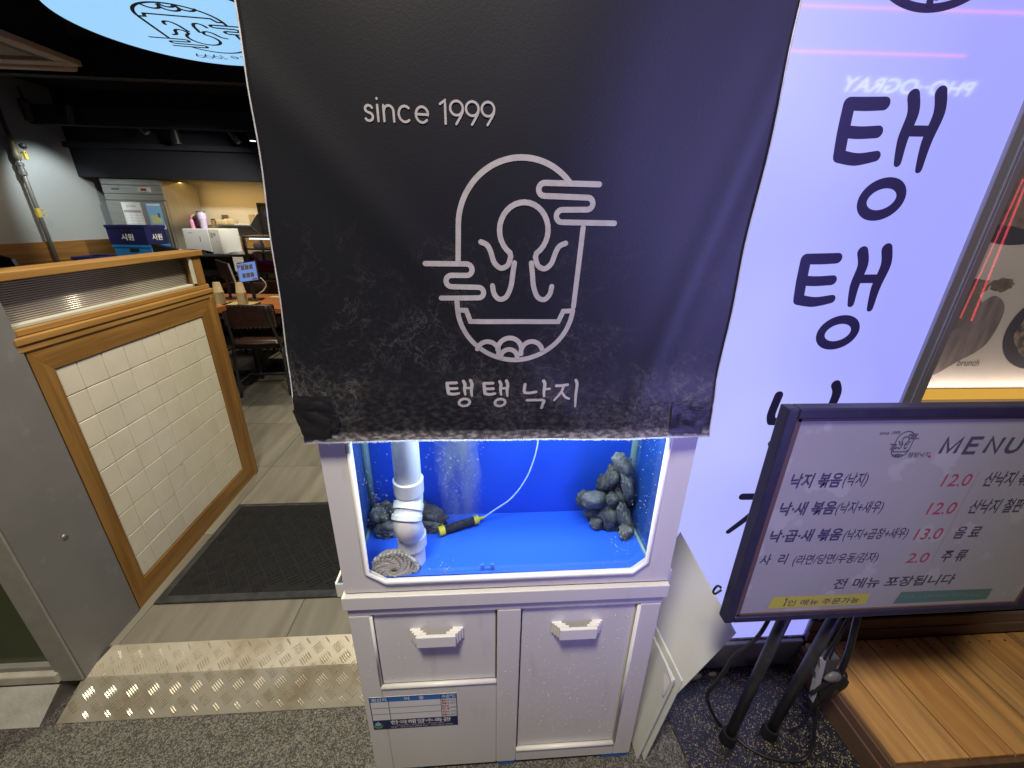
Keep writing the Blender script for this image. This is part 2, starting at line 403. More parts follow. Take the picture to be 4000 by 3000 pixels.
# brush lettering of the shop (strokes in units of one sign character)
def hangul_brush(b, which, mp, k=1.0):
    if which == 'taeng':
        S = [([(.806,1.852),(.810,1.80),(.816,1.752)],[.028,.029,.028]), ([(.808,1.853),(.85,1.854),(.888,1.856)],[.026,.027,.026]),
             ([(.815,1.800),(.85,1.799),(.892,1.802)],.025), ([(.818,1.751),(.86,1.746),(.906,1.754)],[.027,.026,.022]),
             ([(.950,1.872),(.962,1.84),(.958,1.79),(.964,1.742)],[.028,.028,.026,.018]), ([(1.012,1.880),(1.024,1.842),(1.018,1.785),(1.022,1.730)],[.028,.028,.026,.017]),
             ([(.966,1.806),(1.016,1.807)],.022)]
        for p, w_ in S: b.stroke(p, [x*k for x in w_] if isinstance(w_, list) else w_*k, mp)
        b.stroke([(.954+.047*math.cos(a)+.006*math.sin(a), 1.664+.036*math.sin(a)) for a in [i*math.pi/8 for i in range(16)]], .024*k, mp, closed=True, smoothn=3)
    elif which == 'nak':
        for p, w_ in [([(.838,1.848),(.832,1.79),(.838,1.765)],.026), ([(.838,1.765),(.88,1.764),(.935,1.775)],.025),
                      ([(1.000,1.880),(1.012,1.85),(1.006,1.78),(1.008,1.73)],[.028,.028,.025,.02]), ([(1.008,1.80),(1.055,1.803)],.023),
                      ([(.86,1.690),(.93,1.692),(1.005,1.690),(1.0,1.65),(.99,1.61)],.025)]:
            b.stroke(p, [x*k for x in w_] if isinstance(w_, list) else w_*k, mp)
    else:
        for p, w_ in [([(.815,1.83),(.87,1.83),(.93,1.838)],.025), ([(.89,1.83),(.87,1.77),(.80,1.69)],[.026,.024,.018]),
                      ([(.872,1.77),(.91,1.72),(.95,1.70)],[.024,.022,.02]), ([(1.010,1.880),(1.024,1.84),(1.016,1.72),(1.018,1.62)],[.028,.028,.025,.02])]:
            b.stroke(p, [x*k for x in w_] if isinstance(w_, list) else w_*k, mp)

def emblem(b, mp, wd=.0088):
    """the shop's round-topped octopus emblem; local units are metres on the banner, centre (.058, 1.53)"""
    c = math.cos; s = math.sin
    st = lambda p, **k: b.stroke([(x-.058, z-1.53) for x, z in p], wd, mp, **k)
    arcp = lambda cx, cz, r, a0, a1, n=20, rz=None: [(cx+r*c(R(a0+(a1-a0)*i/n)), cz+(rz or r)*s(R(a0+(a1-a0)*i/n))) for i in range(n+1)]
    st(arcp(.062, 1.588, .104, 42, 180) + [(-.043, 1.56), (-.044, 1.534)], smoothn=2)
    st([(.166, 1.591), (.163, 1.52), (.160, 1.458)] + arcp(.056, 1.458, .1035, 0, -180, 26, .099) + [(-.048, 1.468)], smoothn=2)
    U = lambda x, z0, z1, sgn: [(x + sgn*abs(z0-z1)/2*s(R(t)), (z0+z1)/2 + (z0-z1)/2*c(R(t))) for t in range(0, 181, 20)]
    st([(.187,1.657)] + U(.098,1.657,1.638,-1) + U(.170,1.637,1.619,1) + U(.129,1.618,1.599,-1) + [(.219,1.599)], smoothn=0)
    st([(-.099,1.530)] + U(-.030,1.530,1.511,1) + U(-.056,1.511,1.492,-1) + U(-.010,1.491,1.473,1) + [(-.075,1.472)], smoothn=0)
    st([(-.045,1.451),(-.032,1.451),(-.025,1.431),(.134,1.431),(.142,1.450),(.157,1.451)], smoothn=0)
    hx = .0665
    for sg in (-1, 1):
        q = [(-.0715,1.566),(-.061,1.561),(-.055,1.550),(-.049,1.533),(-.038,1.524),(-.026,1.529),(-.021,1.543)]
        st([(hx - sg*-1*x if sg == 1 else hx + x, z) for x, z in q] if sg == -1 else [(hx - x, z) for x, z in q], smoothn=5)
        q = [(-.0145,1.533),(-.017,1.515),(-.020,1.493),(-.028,1.475),(-.040,1.471),(-.049,1.480),(-.052,1.494)]
        st([(hx + x, z) if sg == -1 else (hx - x, z) for x, z in q], smoothn=5)
    st([(.0455,1.543)] + arcp(hx, 1.585, .0405, 236, -56, 26, .043) + [(.0875,1.543)], smoothn=1)
    st(arcp(.046, 1.379, .022, 180, 0, 12), smoothn=0); st(arcp(.006, 1.374, .020, 165, -10, 12), smoothn=0)
    st(arcp(.087, 1.374, .020, 190, 15, 12), smoothn=0); st(arcp(.045, 1.364, .0155, 180, 0, 10), smoothn=0)

# ================================================================== SETTING
ZF = .12
g = B(); g.poly([(-14, -12, 0), (14, -12, 0), (14, 14, 0), (-14, 14, 0)])
struct('ground', g, m_ground)

# interior floor with large tiles
m_ftile = mat('grey_stone_floor_tile', (.20, .188, .155), .42, col2=(.15, .137, .112), nscale=6, ndetail=7, stretch=(2.6, .35, 1), col3=(.255, .24, .20), n3=4, lo3=.50, hi3=.75, bump=.12, bscale=90, rnd=.16, rotz=.75)
m_joint = mat('floor_joint', (.12, .11, .09), .9)
fl = struct('shop_floor', B().box((-5.4, 1.112, -.02), (.46, 7.3, ZF-.004)), m_joint)
tb = B().box((0, 0, -.006), (.597, .597, 0), .0015, 1); t0 = None
for i in range(-9, 1):
    for j in range(0, 11):
        x, y = -.757 + i*.6 + .0015, 1.086 + j*.6 + .0015
        if j == 0: y0 = 1.116
        if x + .6 > .5: continue
        if t0 is None:
            t0 = obj('floor_tile', tb, m_ftile, None); t0.parent = fl; t0.location = (x, y, ZF)
            tiles = t0
        elif j == 0:
            o = obj('floor_tile', B().box((x, 1.116, ZF-.006), (x+.597, y+.597, ZF), .0015, 1), m_ftile, fl)
        else:
            o = t0.copy(); COL.objects.link(o); o.location = (x, y, ZF); o.parent = fl
    if i == -9:
        t0.location = (-.757 + i*.6 + .0015, 1.6875, ZF)

struct('ceiling', B().box((-5.5, 1.2, 3.0), (.6, 7.5, 3.1)), m_ceil)
def wall(name, lo, hi, m, label): return tag(obj(name, B().box(lo, hi), m), label, 'wall')
wl = thing('side_wall', 'grey plastered side wall with wooden wainscot at the left of the dining room', 'wall', (-5.3, 1.3, 0))
obj('plaster', B().box((-5.42, 1.3, ZF), (-5.3, 7.3, 3.0)), m_wallgray, wl)
m_wains = woodmat('wainscot_wood', (.25, .12, .03), (.19, .085, .02), (.13, .055, .013), 'Y')
for k in range(5): obj('wainscot_board', B().box((-5.3, 1.32, ZF+k*.228), (-5.272, 7.2, ZF+k*.228+.224), .004), m_wains, wl)
tag(obj('back_wall', B().box((-5.42, 7.3, 0), (.6, 7.42, 3.0)), m_cream), 'cream kitchen back wall under the black fascia', 'wall')
tag(obj('right_wall', B().box((.46, 1.25, 0), (.6, 7.3, 3.0)), m_wallgray), 'inner wall hidden behind the black banner and the lit sign', 'wall')
tag(obj('kitchen_fascia', B().box((-5.3, 6.3, 2.03), (.46, 6.45, 3.0)), m_navywall), 'black fascia above the kitchen opening and the steel refrigerator', 'fascia')
tag(obj('facade_header', B().box((-6, 1.05, 2.95), (3.2, 1.25, 3.6)), m_gray), 'facade header over the restaurant entrance', 'wall')
tag(obj('ceiling_beam', B().box((-5.3, 5.9, 2.55), (.4, 6.0, 2.75), .004).box((-5.3, 4.6, 2.72), (.4, 4.7, 3.0))
        .box((-5.3, 6.22, 2.36), (.4, 6.29, 2.42)), m_ceil), 'black steel beams under the dining room ceiling', 'beam')

# ------------------------------------------------ left pillar + shop window
p = thing('doorway_pillar', 'grey clad doorway pillar left of the metal ramp', 'pillar', (-1.39, 1.01, 0))
obj('side_panel', B().box((-1.462, 1.014, .085), (-1.388, 1.262, 2.9), .002, 1), m_gray, p)
obj('front_strip', B().box((-1.466, 1.006, .10), (-1.391, 1.0135, 2.9), .001, 1), m_graylight, p)
obj('screw', B().lathe((-1.3885, 1.143, .605), [(.0001, .005), (.006, .0045), (.008, .001), (.009, 0)][::-1], 14, 'X'), m_steel, p, True)
wv = thing('shop_window', 'dark green tinted window left of the doorway pillar above the white step', 'window', (-2.0, 1.03, .1))
obj('pane', B().box((-3.4, 1.03, .17), (-1.468, 1.038, 2.9)), mat('green_tinted_glass', (.05, .065, .03), .12, col2=(.075, .09, .045), nscale=2), wv)
obj('bottom_rail', B().box((-3.4, 1.012, .150), (-1.468, 1.05, .170), .003), m_graylight, wv)
obj('sill', B().box((-3.4, .995, .105), (-1.455, 1.06, .148), .006), mat('cream_sill', (.55, .52, .44), .7, col2=(.4, .37, .3), nscale=12, bump=.3, bscale=60), wv)
b = B(); b.prism([(-3.4, .925, 0), (-3.4, 1.0, .092), (-3.4, 1.2, .10), (-3.4, 1.2, 0)], (1.935, 0, 0))
for v in b.bm.verts:
    if v.co.x > -2 and v.co.y < .95: v.co.x -= .03
tag(obj('concrete_step', b, m_conc), 'white painted concrete step under the green window', 'step')

# ------------------------------------------------ half wall with tiles (parallel to the aisle, turned 1.8 degrees)
hw = thing('half_wall', 'waist high oak partition with cream tiles and ribbed glass beside the entrance', 'partition', (-1.391, 1.268, ZF))
X = -1.391; y0, y1 = 1.268, 2.232
obj('core', B().box((X-.09, y0, ZF), (X-.012, y1-.01, 1.22)), m_grout, hw)
obj('frame_stile', B().prism([(X-.03, y0+.0, ZF), (X-.03, y0, 1.200), (X-.03, y0+.062, 1.126), (X-.03, y0+.062, ZF+.10)], (.03, 0, 0)), m_oakz, hw)
obj('frame_stile', B().prism([(X-.03, y1-.005, ZF), (X-.03, y1-.005, 1.200), (X-.03, y1-.118, 1.126), (X-.03, y1-.118, ZF+.10)], (.03, 0, 0)), m_oakz, hw)
obj('frame_rail', B().prism([(X-.03, y0+.001, ZF), (X-.03, y1-.006, ZF), (X-.03, y1-.119, ZF+.10), (X-.03, y0+.063, ZF+.10)], (.0298, 0, 0)), m_oak, hw)
obj('frame_rail', B().prism([(X-.03, y0+.001, 1.2), (X-.03, y1-.006, 1.2), (X-.03, y1-.119, 1.126), (X-.03, y0+.063, 1.126)], (.0298, 0, 0)), m_oak, hw)
obj('corner_bead', B().box((X-.004, y1-.030, ZF), (X+.006, y1-.004, 1.205), .003), m_oakz, hw)
obj('end_panel', B().box((X-.10, y1-.0045, ZF), (X+.004, y1+.006, 1.2), .001, 1), m_oakz, hw)
pt = None
ty0, ty1, tz1 = y0+.064, y1-.121, 1.124
cols = [ty1 - .1*k for k in range(9)]; cols = [max(c_, ty0) for c_ in cols]
for k in range(8):
    a, c_ = cols[k+1], cols[k]
    if c_ - a < .02: continue
    for r_ in range(10):
        za, zb = max(tz1-.1*(r_+1), ZF+.101), tz1-.1*r_
        if zb - za < .015: continue
        t = B().box((-.008, .0012, .0012), (0, c_-a-.0012, zb-za-.0012), .0018, 2)
        if pt is not None and abs((c_-a)-.1) < 1e-4 and abs((zb-za)-.1) < 1e-4:
            o = pt.copy(); COL.objects.link(o); t.bm.free()
        else:
            o = obj('wall_tile', t, m_tile); o.parent = hw
            if abs((c_-a)-.1) < 1e-4 and abs((zb-za)-.1) < 1e-4: pt = o
        o.parent = hw
        o.location = Vector((X-.004 + random.uniform(-.0004, .0004), a, za)) - hw.location
        o.rotation_euler = (0, random.uniform(-.0025, .0025), random.uniform(-.0025, .0025))
obj('ledge', B().box((X-.10, y0-.02, 1.2), (X+.004, y1+.005, 1.222), .004).box((X-.10, y0-.02, 1.2225), (X+.008, y1+.008, 1.246), .004).box((X-.10, y0-.02, 1.2465), (X-.004, y1+.003, 1.268), .004), m_cap, hw)
obj('glass_rail', B().box((X-.075, y0-.02, 1.2685), (X-.014, y1-.09, 1.280), .002), mat('pale_rail', (.5, .49, .42), .5), hw)
rg = B(); N = 18
for k in range(N):
    z = 1.281 + k*(1.408-1.281)/N
    rg.tube([(X-.044, y0-.02, z+.0033), (X-.044, y1-.082, z+.0033)], .0025, 10, True)
obj('ribbed_glass', rg, mat('ribbed_smoky_glass', (.66, .62, .55), .22, col2=(.42, .36, .32), nscale=5, stretch=(1, .5, 1), spec=1.0, metal=.25), hw, True)
obj('glass_backing', B().box((X-.062, y0-.02, 1.281), (X-.060, y1-.082, 1.408)), mat('frosted_dark_backing', (.10, .085, .07), .25, col2=(.2, .16, .13), nscale=5, stretch=(1, .6, 1)), hw)
obj('post', B().box((X-.082, y1-.082, 1.2685), (X-.006, y1-.012, 1.408), .003), m_oakz, hw)
obj('end_strip', B().box((X-.012, y1-.104, 1.281), (X-.004, y1-.083, 1.408), .001, 1), mat('pale_rail', (.5, .49, .42), .5), hw)
obj('cap', B().box((X-.10, y0-.02, 1.4085), (X+.005, y1+.002, 1.434), .003), m_cap, hw)
hw.rotation_euler = (0, 0, R(1.6))

# ------------------------------------------------ ramp
rp = thing('checker_plate_ramp', 'bent aluminium checker plate ramp up to the restaurant floor', 'ramp', (-.9, .93, 0))
prof = [(.931, .002), (1.016, .100), (1.114, ZF+.003)]
b = B(); XL = [(-1.447, -1.400, -1.372), (-.30, -.30, -.30)]
v = [[b.bm.verts.new((XL[s_][i], prof[i][0], prof[i][1])) for i in range(3)] for s_ in (0, 1)]
for i in range(2): b.bm.faces.new((v[0][i], v[1][i], v[1][i+1], v[0][i+1]))
f = b.bm.faces[:]; r = bmesh.ops.extrude_face_region(b.bm, geom=f)
for q in r['geom']:
    if isinstance(q, bmesh.types.BMVert): q.co += Vector((0, .004, -.006))
obj('plate', b, m_alu, rp)
def onramp(s, x):           # s metres up the slope from the front edge
    L1 = math.hypot(prof[1][0]-prof[0][0], prof[1][1]-prof[0][1])
    i, t = (0, s/L1) if s < L1 else (1, (s-L1)/math.hypot(prof[2][0]-prof[1][0], prof[2][1]-prof[1][1]))
    a, c_ = prof[i], prof[i+1]
    return Vector((x, a[0]+(c_[0]-a[0])*t, a[1]+(c_[1]-a[1])*t)), Vector((0, c_[0]-a[0], c_[1]-a[1])).normalized()
tb = B(); LT = .230
for i in range(-1, 34):
    for j in range(0, 8):
        if (i + j) % 2: continue
        cx, cs = -1.44 + i*.0355, .012 + j*.0355
        for q in range(5):
            d = (q-2)*.0074
            ang = R(45) if j % 2 else R(-45+180)
            ux, uy = math.cos(ang), math.sin(ang)
            mx_, ms = cx - uy*d, cs + ux*d
            pts = []
            for al, wd, hh in ((-.0180, 0, 0), (-.009, .0026, 1), (.009, .0026, 1), (.0180, 0, 0), (.009, -.0026, 1), (-.009, -.0026, 1)):
                pts.append((mx_ + ux*al - uy*wd, ms + uy*al + ux*wd))
            if any(s_ < .001 or s_ > LT - .001 or x < -1.447 + s_*.30 or x > -.302 for x, s_ in pts): continue
            lowv = [tb.bm.verts.new(onramp(s_, x)[0] + Vector((0, -.0003, .0003))) for x, s_ in pts]
            P, tv = onramp(ms, mx_); nv = Vector((1, 0, 0)).cross(tv)
            hi = [tb.bm.verts.new(onramp(ms + uy*al, mx_ + ux*al)[0] + nv*.0024) for al in (-.008, .008)]
            A, B1, B2, C, D2, D1 = lowv
            for fc in ((A, hi[0], B1), (B1, hi[0], hi[1], B2), (B2, hi[1], C), (C, hi[1], D2), (D2, hi[1], hi[0], D1), (D1, hi[0], A)): tb.bm.faces.new(fc)
obj('tread_bars', tb, m_alubar, rp, kind='stuff')

# ------------------------------------------------ door mat
dm = thing('door_mat', 'black ribbed rubber door mat on the grey floor tiles behind the ramp', 'mat', (-.9, 1.6, ZF))
mx0, mx1, my0, my1 = -1.352, -.30, 1.283, 1.905
obj('base', B().box((mx0, my0, ZF+.0005), (mx1, my1, ZF+.006), .002), m_rubber, dm)
bd = B()
for lo, hi in (((mx0, my0), (mx1, my0+.035)), ((mx0, my1-.02), (mx1, my1)), ((mx0, my0+.0352), (mx0+.03, my1-.0202))):
    bd.box((lo[0], lo[1], ZF+.0005), (hi[0], hi[1], ZF+.0105), .003)
obj('border', bd, mat('shiny_rubber_border', (.028, .03, .032), .3, col2=(.05, .052, .055), nscale=30), dm)
rb = B(); cell = .062
for i in range(-16, 17):
    for j in range(-16, 17):
        ux, uy = math.cos(R(38)), math.sin(R(38))
        cx, cy = -.85 + (i*ux - j*uy)*cell, 1.6 + (i*uy + j*ux)*cell
        if not (mx0+.06 < cx < mx1-.05 and my0+.065 < cy < my1-.05): continue
        for q in range(3):
            o_ = (q-1)*.018; L_ = .027
            if (i + j) % 2: a_ = (ux, uy); n_ = (-uy, ux)
            else: a_ = (-uy, ux); n_ = (ux, uy)
            px, py = cx + n_[0]*o_, cy + n_[1]*o_
            c4 = [(px+a_[0]*sx*L_+n_[0]*sy*.006, py+a_[1]*sx*L_+n_[1]*sy*.006) for sx, sy in ((-1,-1),(1,-1),(1,1),(-1,1))]
            t4 = [(px+a_[0]*sx*(L_-.003)+n_[0]*sy*.0035, py+a_[1]*sx*(L_-.003)+n_[1]*sy*.0035) for sx, sy in ((-1,-1),(1,-1),(1,1),(-1,1))]
            lo4 = [rb.bm.verts.new((x, y, ZF+.0058)) for x, y in c4]; hi4 = [rb.bm.verts.new((x, y, ZF+.0100)) for x, y in t4]
            rb.bm.faces.new(hi4)
            for k in range(4): rb.bm.faces.new((lo4[k], lo4[(k+1)%4], hi4[(k+1)%4], hi4[k]))
obj('ribs', rb, m_rubber, dm, kind='stuff')

# ================================================================== TANK CABINET
CY = .735
cb = thing('tank_cabinet', 'white acrylic tank stand with drawer and door panels below the blue aquarium', 'cabinet', (.057, .83, 0))
XL_, XR_ = -.341, .4545
def fr(a, c_, bev=.003): return B().box((a[0], CY, a[1]), (c_[0], CY+.014, c_[1]), bev)
obj('body', B().box((XL_+.002, CY+.0145, .02), (XR_-.002, .925, .712)), m_white, cb)
for nm, a, c_ in (('face_rail', (XL_, .686), (XR_, .7155)), ('face_stile', (XL_, .022), (-.288, .6858)), ('face_stile', (.0275, .022), (.0885, .6858)), ('face_stile', (.399, .022), (XR_, .6858)),
                  ('face_rail', (.0887, .022), (.3988, .079)), ('face_panel', (-.2878, .022), (.0273, .4085))):
    obj(nm, fr(a, c_), m_white, cb)
obj('drawer_panel', B().box((-.2845, CY+.0095, .4125), (.0245, CY+.0145, .6825), .0015, 1), m_white, cb)
obj('door_panel', B().box((.0925, CY+.0095, .0830), (.3955, CY+.0145, .6825), .0015, 1), m_white, cb)
def bead(pts, r, nm='panel_bead'):
    return obj(nm, B().tube(pts, r, 10, True), m_whitetop, cb, True)
bead([(-.288, CY+.003, .409), (.026, CY+.003, .409)], .007); bead([(.0885, CY+.003, .0795), (.397, CY+.003, .0795)], .007)
bead([(.3975, CY+.003, .082), (.3975, CY+.003, .68)], .005); bead([(-.2875, CY+.003, .412), (-.2875, CY+.003, .68)], .004)
gp = mat('dark_gap', (.02, .02, .025), .8)
for xa_, xb_, za_ in ((-.2862, -.2848, .413), (.0246, .0262, .413), (.0897, .0911, .084), (.396, .3973, .084)):
    obj('panel_gap', B().box((xa_, CY+.006, za_), (xb_, CY+.0102, .684)), gp, cb)
obj('top_lip', B().box((XL_-.005, CY-.009, .7165), (XR_+.007, .93, .7575), .002), m_white, cb)
def handle(cx, cz, w_, parent):
    b = B(); h = .0185; y = CY + .0095
    for k in range(4):     # stepped profile, wider at the panel
        x0 = w_/2 - k*.006
        ya, yb = y - (k+1)*.0062, y - k*.0062
        if k < 3:
            for s_ in (-1, 1):
                xa, xb = sorted((s_*x0, s_*(x0-.027-k*.002)))
                b.box((cx+xa, ya, cz-h), (cx+xb, yb-.0001, cz+h), .0008, 1)
        else:
            b.box((cx-x0, ya-.003, cz-h), (cx+x0, yb-.0001, cz+h), .0012, 1)
    return obj('handle', b, m_whitetop, parent)
handle(-.128, .604, .136, cb); handle(.238, .607, .134, cb)
for x0, x1 in ((-.29, -.2), (.033, .085), (.365, .449)):
    obj('foot', B().box((x0, CY+.003, .0), (x1, .92, .0195), .002), m_tape_blue, cb)
bracket_m = m_whitetop
for sx, x in ((-1, XL_-.002), (1, XR_+.004)):
    obj('side_bracket', B().box((min(x, x+sx*.040), .790, .69), (max(x, x+sx*.040), .7925, .735), .001, 1).box((min(x+sx*.036, x+sx*.042), .7928, .69), (max(x+sx*.036, x+sx*.042), .90, .735), .001, 1), bracket_m, cb)
    obj('bracket_lining', B().box((min(x, x+sx*.0355), .793, .692), (max(x, x+sx*.0355), .80, .73)), m_tape_blue, cb)
# printed sticker
stk = obj('sticker', B().box((-.326, CY-.0008, .228), (-.085, CY-.0002, .372)), m_paper, cb)
SM = plane_map((-.326, CY-.0009, .228), (1, 0, 0), (0, 0, 1), (0, -1, 0))
def rect(b, x0, y0, x1, y1, mp, h): b.poly([mp(x0, y0, h), mp(x1, y0, h), mp(x1, y1, h), mp(x0, y1, h)])
mb1 = mat('sticker_blue', (.03, .17, .52), .5); mb2 = mat('sticker_navy', (.012, .016, .09), .5); m_wprint = mat('white_print', (.8, .8, .8), .6); m_redp = mat('red_print', (.5, .03, .04), .6)
b = B(); rect(b, .002, .123, .239, .143, SM, .0003); obj('header_band', b, mb1, stk)
b = B(); rect(b, 0, 0, .241, .042, SM, .0003); obj('footer_band', b, mb2, stk)
b = B()
for q in ((0, .042, .002, .144), (.239, .042, .241, .144), (0, .1425, .241, .144), (.051, .042, .0525, .143), (.196, .042, .1975, .143)): rect(b, *q, SM, .0006)
for y in (.069, .096): rect(b, .002, y, .196, y+.0012, SM, .0005)
obj('table_lines', b, m_print, stk)
for s_, q, m_ in (('원산지', (.006, .1255, .047, .1405), m_wprint), ('어', (.096, .1255, .110, .1405), m_wprint), ('종', (.136, .1255, .150, .1405), m_wprint), ('수온℃', (.199, .126, .237, .1405), m_wprint),
                  ('활어', (.199, .1105, .211, .1205), m_redp), ('13-15℃', (.2125, .111, .238, .120), m_print), ('해물', (.199, .098, .211, .108), m_redp), ('10-12℃', (.2125, .0985, .238, .1075), m_print),
                  ('랍스타', (.199, .085, .218, .095), m_redp), ('대 게', (.199, .073, .218, .083), m_redp), ('2-4℃', (.221, .079, .238, .088), m_print),
                  ('전어', (.199, .0595, .211, .0695), m_redp), ('15-17℃', (.2125, .060, .238, .069), m_print), ('멍물', (.199, .0465, .211, .0565), m_redp), ('16-18℃', (.2125, .047, .238, .056), m_print),
                  ('한국해양수족관', (.049, .020, .222, .039), m_wprint), ('CNC전용 / 레이저조명 / 아크릴수족관', (.067, .0125, .200, .0185), m_wprint), ('전화 : (051)762-8985 H.P : 010-4567-8985', (.049, .003, .226, .0105), m_wprint)):
    text(s_, *q, SM, m_, stk, bold=.02 if len(s_) < 8 and ord(s_[0]) > 255 else 0, h=.0006)
b = B(); b.poly([SM(.0145+.009*math.cos(a), .024+.008*math.sin(a)+(.007 if abs(a-math.pi/2) < .1 else 0), .0006) for a in [k*math.pi/8 for k in range(16)]]); obj('drop_mark', b, mat('pale_blue_print', (.25, .5, .75), .5), stk)
b = B()
for s_ in (-1, 1): b.stroke([(.0145+s_*.001, .008), (.0145+s_*.008, .012), (.0145+s_*.013, .021)], [.007, .006, .001], SM, lift=.0006+.0001*s_)
obj('leaf_mark', b, mat('green_print', (.16, .33, .06), .5), stk)
# water drops on the cabinet front
m_drop = mat('water_drop', (.62, .61, .59), .08, spec=.8, coat=.3)
db = B()
for k in range(1000):
    if random.random() < .62: x, z = random.uniform(.03, .44), .06 + .62*random.random()**.8
    else: x, z = random.uniform(XL_+.01, .44), random.uniform(.25, .70)
    y = CY - .0002
    if -.2845 < x < .0245 and .4125 < z < .6825: y = CY + .0093
    elif .0925 < x < .3955 and .083 < z < .6825: y = CY + .0093
    if -.33 < x < -.08 and .22 < z < .38: continue
    if (abs(x+.128) < .08 or abs(x-.238) < .08) and abs(z-.605) < .04: continue
    r_ = random.choice((.0005, .0006, .0008, .0008, .001, .0013, .0017)); el = random.choice((1, 1, 1.3, 1.8))
    q = bmesh.ops.create_icosphere(db.bm, subdivisions=1, radius=1)
    for v in q['verts']: v.co = Vector((x + v.co.x*r_, y + v.co.y*r_*.55, z + v.co.z*r_*el))
obj('water_drops', db, m_drop, cb, True, kind='stuff')

# ================================================================== AQUARIUM
TY = .737
aq = thing('aquarium', 'white framed aquarium with blue walls standing on the cabinet', 'aquarium', (.057, .85, .76))
op = [(-.276, 1.30), (-.280, .826), (-.238, .793), (.362, .797), (.396, .830), (.394, 1.30)]
outer = [(-.337, 1.30), (-.339, .763), (.458, .763), (.457, 1.30)]
b = B()
def ringface(y):
    vo = [b.bm.verts.new((x, y, z)) for x, z in outer]; vi = [b.bm.verts.new((x, y, z)) for x, z in op]
    return vo, vi
vo, vi = ringface(TY)
o_, i_ = vo, vi
faces = [b.bm.faces.new(q) for q in ((o_[0], o_[1], i_[1], i_[0]), (o_[1], i_[2], i_[1]), (o_[1], o_[2], i_[3], i_[2]), (o_[2], i_[4], i_[3]), (o_[2], o_[3], i_[5], i_[4]))]
r = bmesh.ops.extrude_face_region(b.bm, geom=faces)
for q in r['geom']:
    if isinstance(q, bmesh.types.BMVert): q.co.y += .012
obj('front_frame', b, m_white, aq)
obj('rim_bead', B().tube([(x, TY-.0005, z) for x, z in op], .0065, 10, True), m_whitetop, aq, True)
obj('top_frame', B().box((-.337, TY, 1.3005), (.457, .985, 1.335), .003), m_white, aq)
obj('front_glass', B().poly([(-.335, TY+.0135, .77), (.455, TY+.0135, .77), (.455, TY+.0135, 1.295), (-.335, TY+.0135, 1.295)]), m_glass, aq)
m_side = mat('blue_side_glass', (.02, .085, .33), .08, col2=(.03, .10, .34), nscale=3, spec=.9)
obj('back_panel', B().box((-.326, .970, .795), (.421, .978, 1.30)), m_blue, aq)
obj('floor_panel', B().box((-.326, TY+.0145, .785), (.421, .9698, .795)), mat('bright_blue_floor', (.024, .125, .74), .35, col2=(.022, .115, .69), nscale=3), aq)
obj('side_panel', B().box((-.334, TY+.0145, .785), (-.3265, .978, 1.30)), m_side, aq)
obj('side_panel', B().box((.4215, TY+.0145, .785), (.4295, .978, 1.30)), m_side, aq)
obj('outer_shell', B().box((-.3375, TY+.0145, .7635), (-.3345, .985, 1.30)).box((.430, TY+.0145, .7635), (.4565, .985, 1.30)).box((-.337, .979, .7635), (.456, .985, 1.30)).box((-.334, TY+.0145, .7635), (.43, .978, .784)), m_white, aq)
for x in (-.322, .417):
    obj('corner_seam', B().tube([(x, .960, .797), (x+.001, .959, 1.0), (x, .960, 1.295)], .0105, 8), m_silicone, aq, True)
    obj('floor_seam', B().tube([(x, .96, .797), (x, .758, .797)], .005, 8), m_silicone, aq, True)
obj('frame_bracket', B().box((.459, .79, 1.205), (.498, .7925, 1.255), .001, 1).box((.494, .793, 1.205), (.499, .86, 1.255), .001, 1), m_whitetop, aq)
obj('bracket_lining', B().box((.459, .793, 1.235), (.493, .80, 1.253)), m_tape_blue, aq)
# water: top surface with slight ripples
wb = B(); nx, ny = 40, 14; g_ = []
for i in range(nx+1):
    for j in range(ny+1):
        x, y = -.326 + .747*i/nx, TY+.0145 + .2185*j/ny
        g_.append(wb.bm.verts.new((x, y, 1.215 + .004*noise.noise(Vector((x*22, y*22, 0))))))
for i in range(nx):
    for j in range(ny): wb.bm.faces.new((g_[i*(ny+1)+j], g_[(i+1)*(ny+1)+j], g_[(i+1)*(ny+1)+j+1], g_[i*(ny+1)+j+1]))
wo = obj('water', wb, glassmat('water_surface', (.9, .96, 1), .02, 1.33), None, True); wo['kind'] = 'structure'

# drain pipe
pp = thing('drain_pipe', 'white plastic standpipe with elbow joint at the left of the tank', 'pipe', (-.18, .80, .796))
px = -.180; py = .805
obj('upper_pipe', B().lathe((px, py, 1.03), [(.0305, 0), (.0305, .26)], 28), m_pvc, pp, 'auto')
obj('coupling', B().lathe((px, py, .998), [(.030, 0), (.0345, .005), (.0350, .040), (.0320, .042), (.031, .0421)], 28), m_pvc, pp, 'auto')
b = B(); b.tube([(px, py, 1.005), (px, py, .985), (px-.001, py-.010, .968), (px-.004, py-.026, .945), (px-.004, py-.027, .922), (px-.003, py-.012, .898), (px-.003, py-.004, .88)], [.0315, .0315, .0325, .033, .033, .0325, .032], 28, True, 4)
obj('elbow', b, m_pvc, pp, True)
obj('elbow_collar', B().tube([(px-.001, py-.006, .976), (px-.003, py-.018, .964)], .0352, 28).tube([(px-.004, py-.024, .955), (px-.005, py-.030, .946)], .0358, 28), m_pvc, pp, 'auto')
obj('coupling', B().lathe((px-.003, py-.004, .846), [(.0315, 0), (.0355, .002), (.0355, .034), (.033, .037)], 28), m_pvc, pp, 'auto')
obj('lower_pipe', B().lathe((px-.003, py-.004, .7955), [(.0300, 0), (.0300, .055)], 28), m_pvc, pp, 'auto')

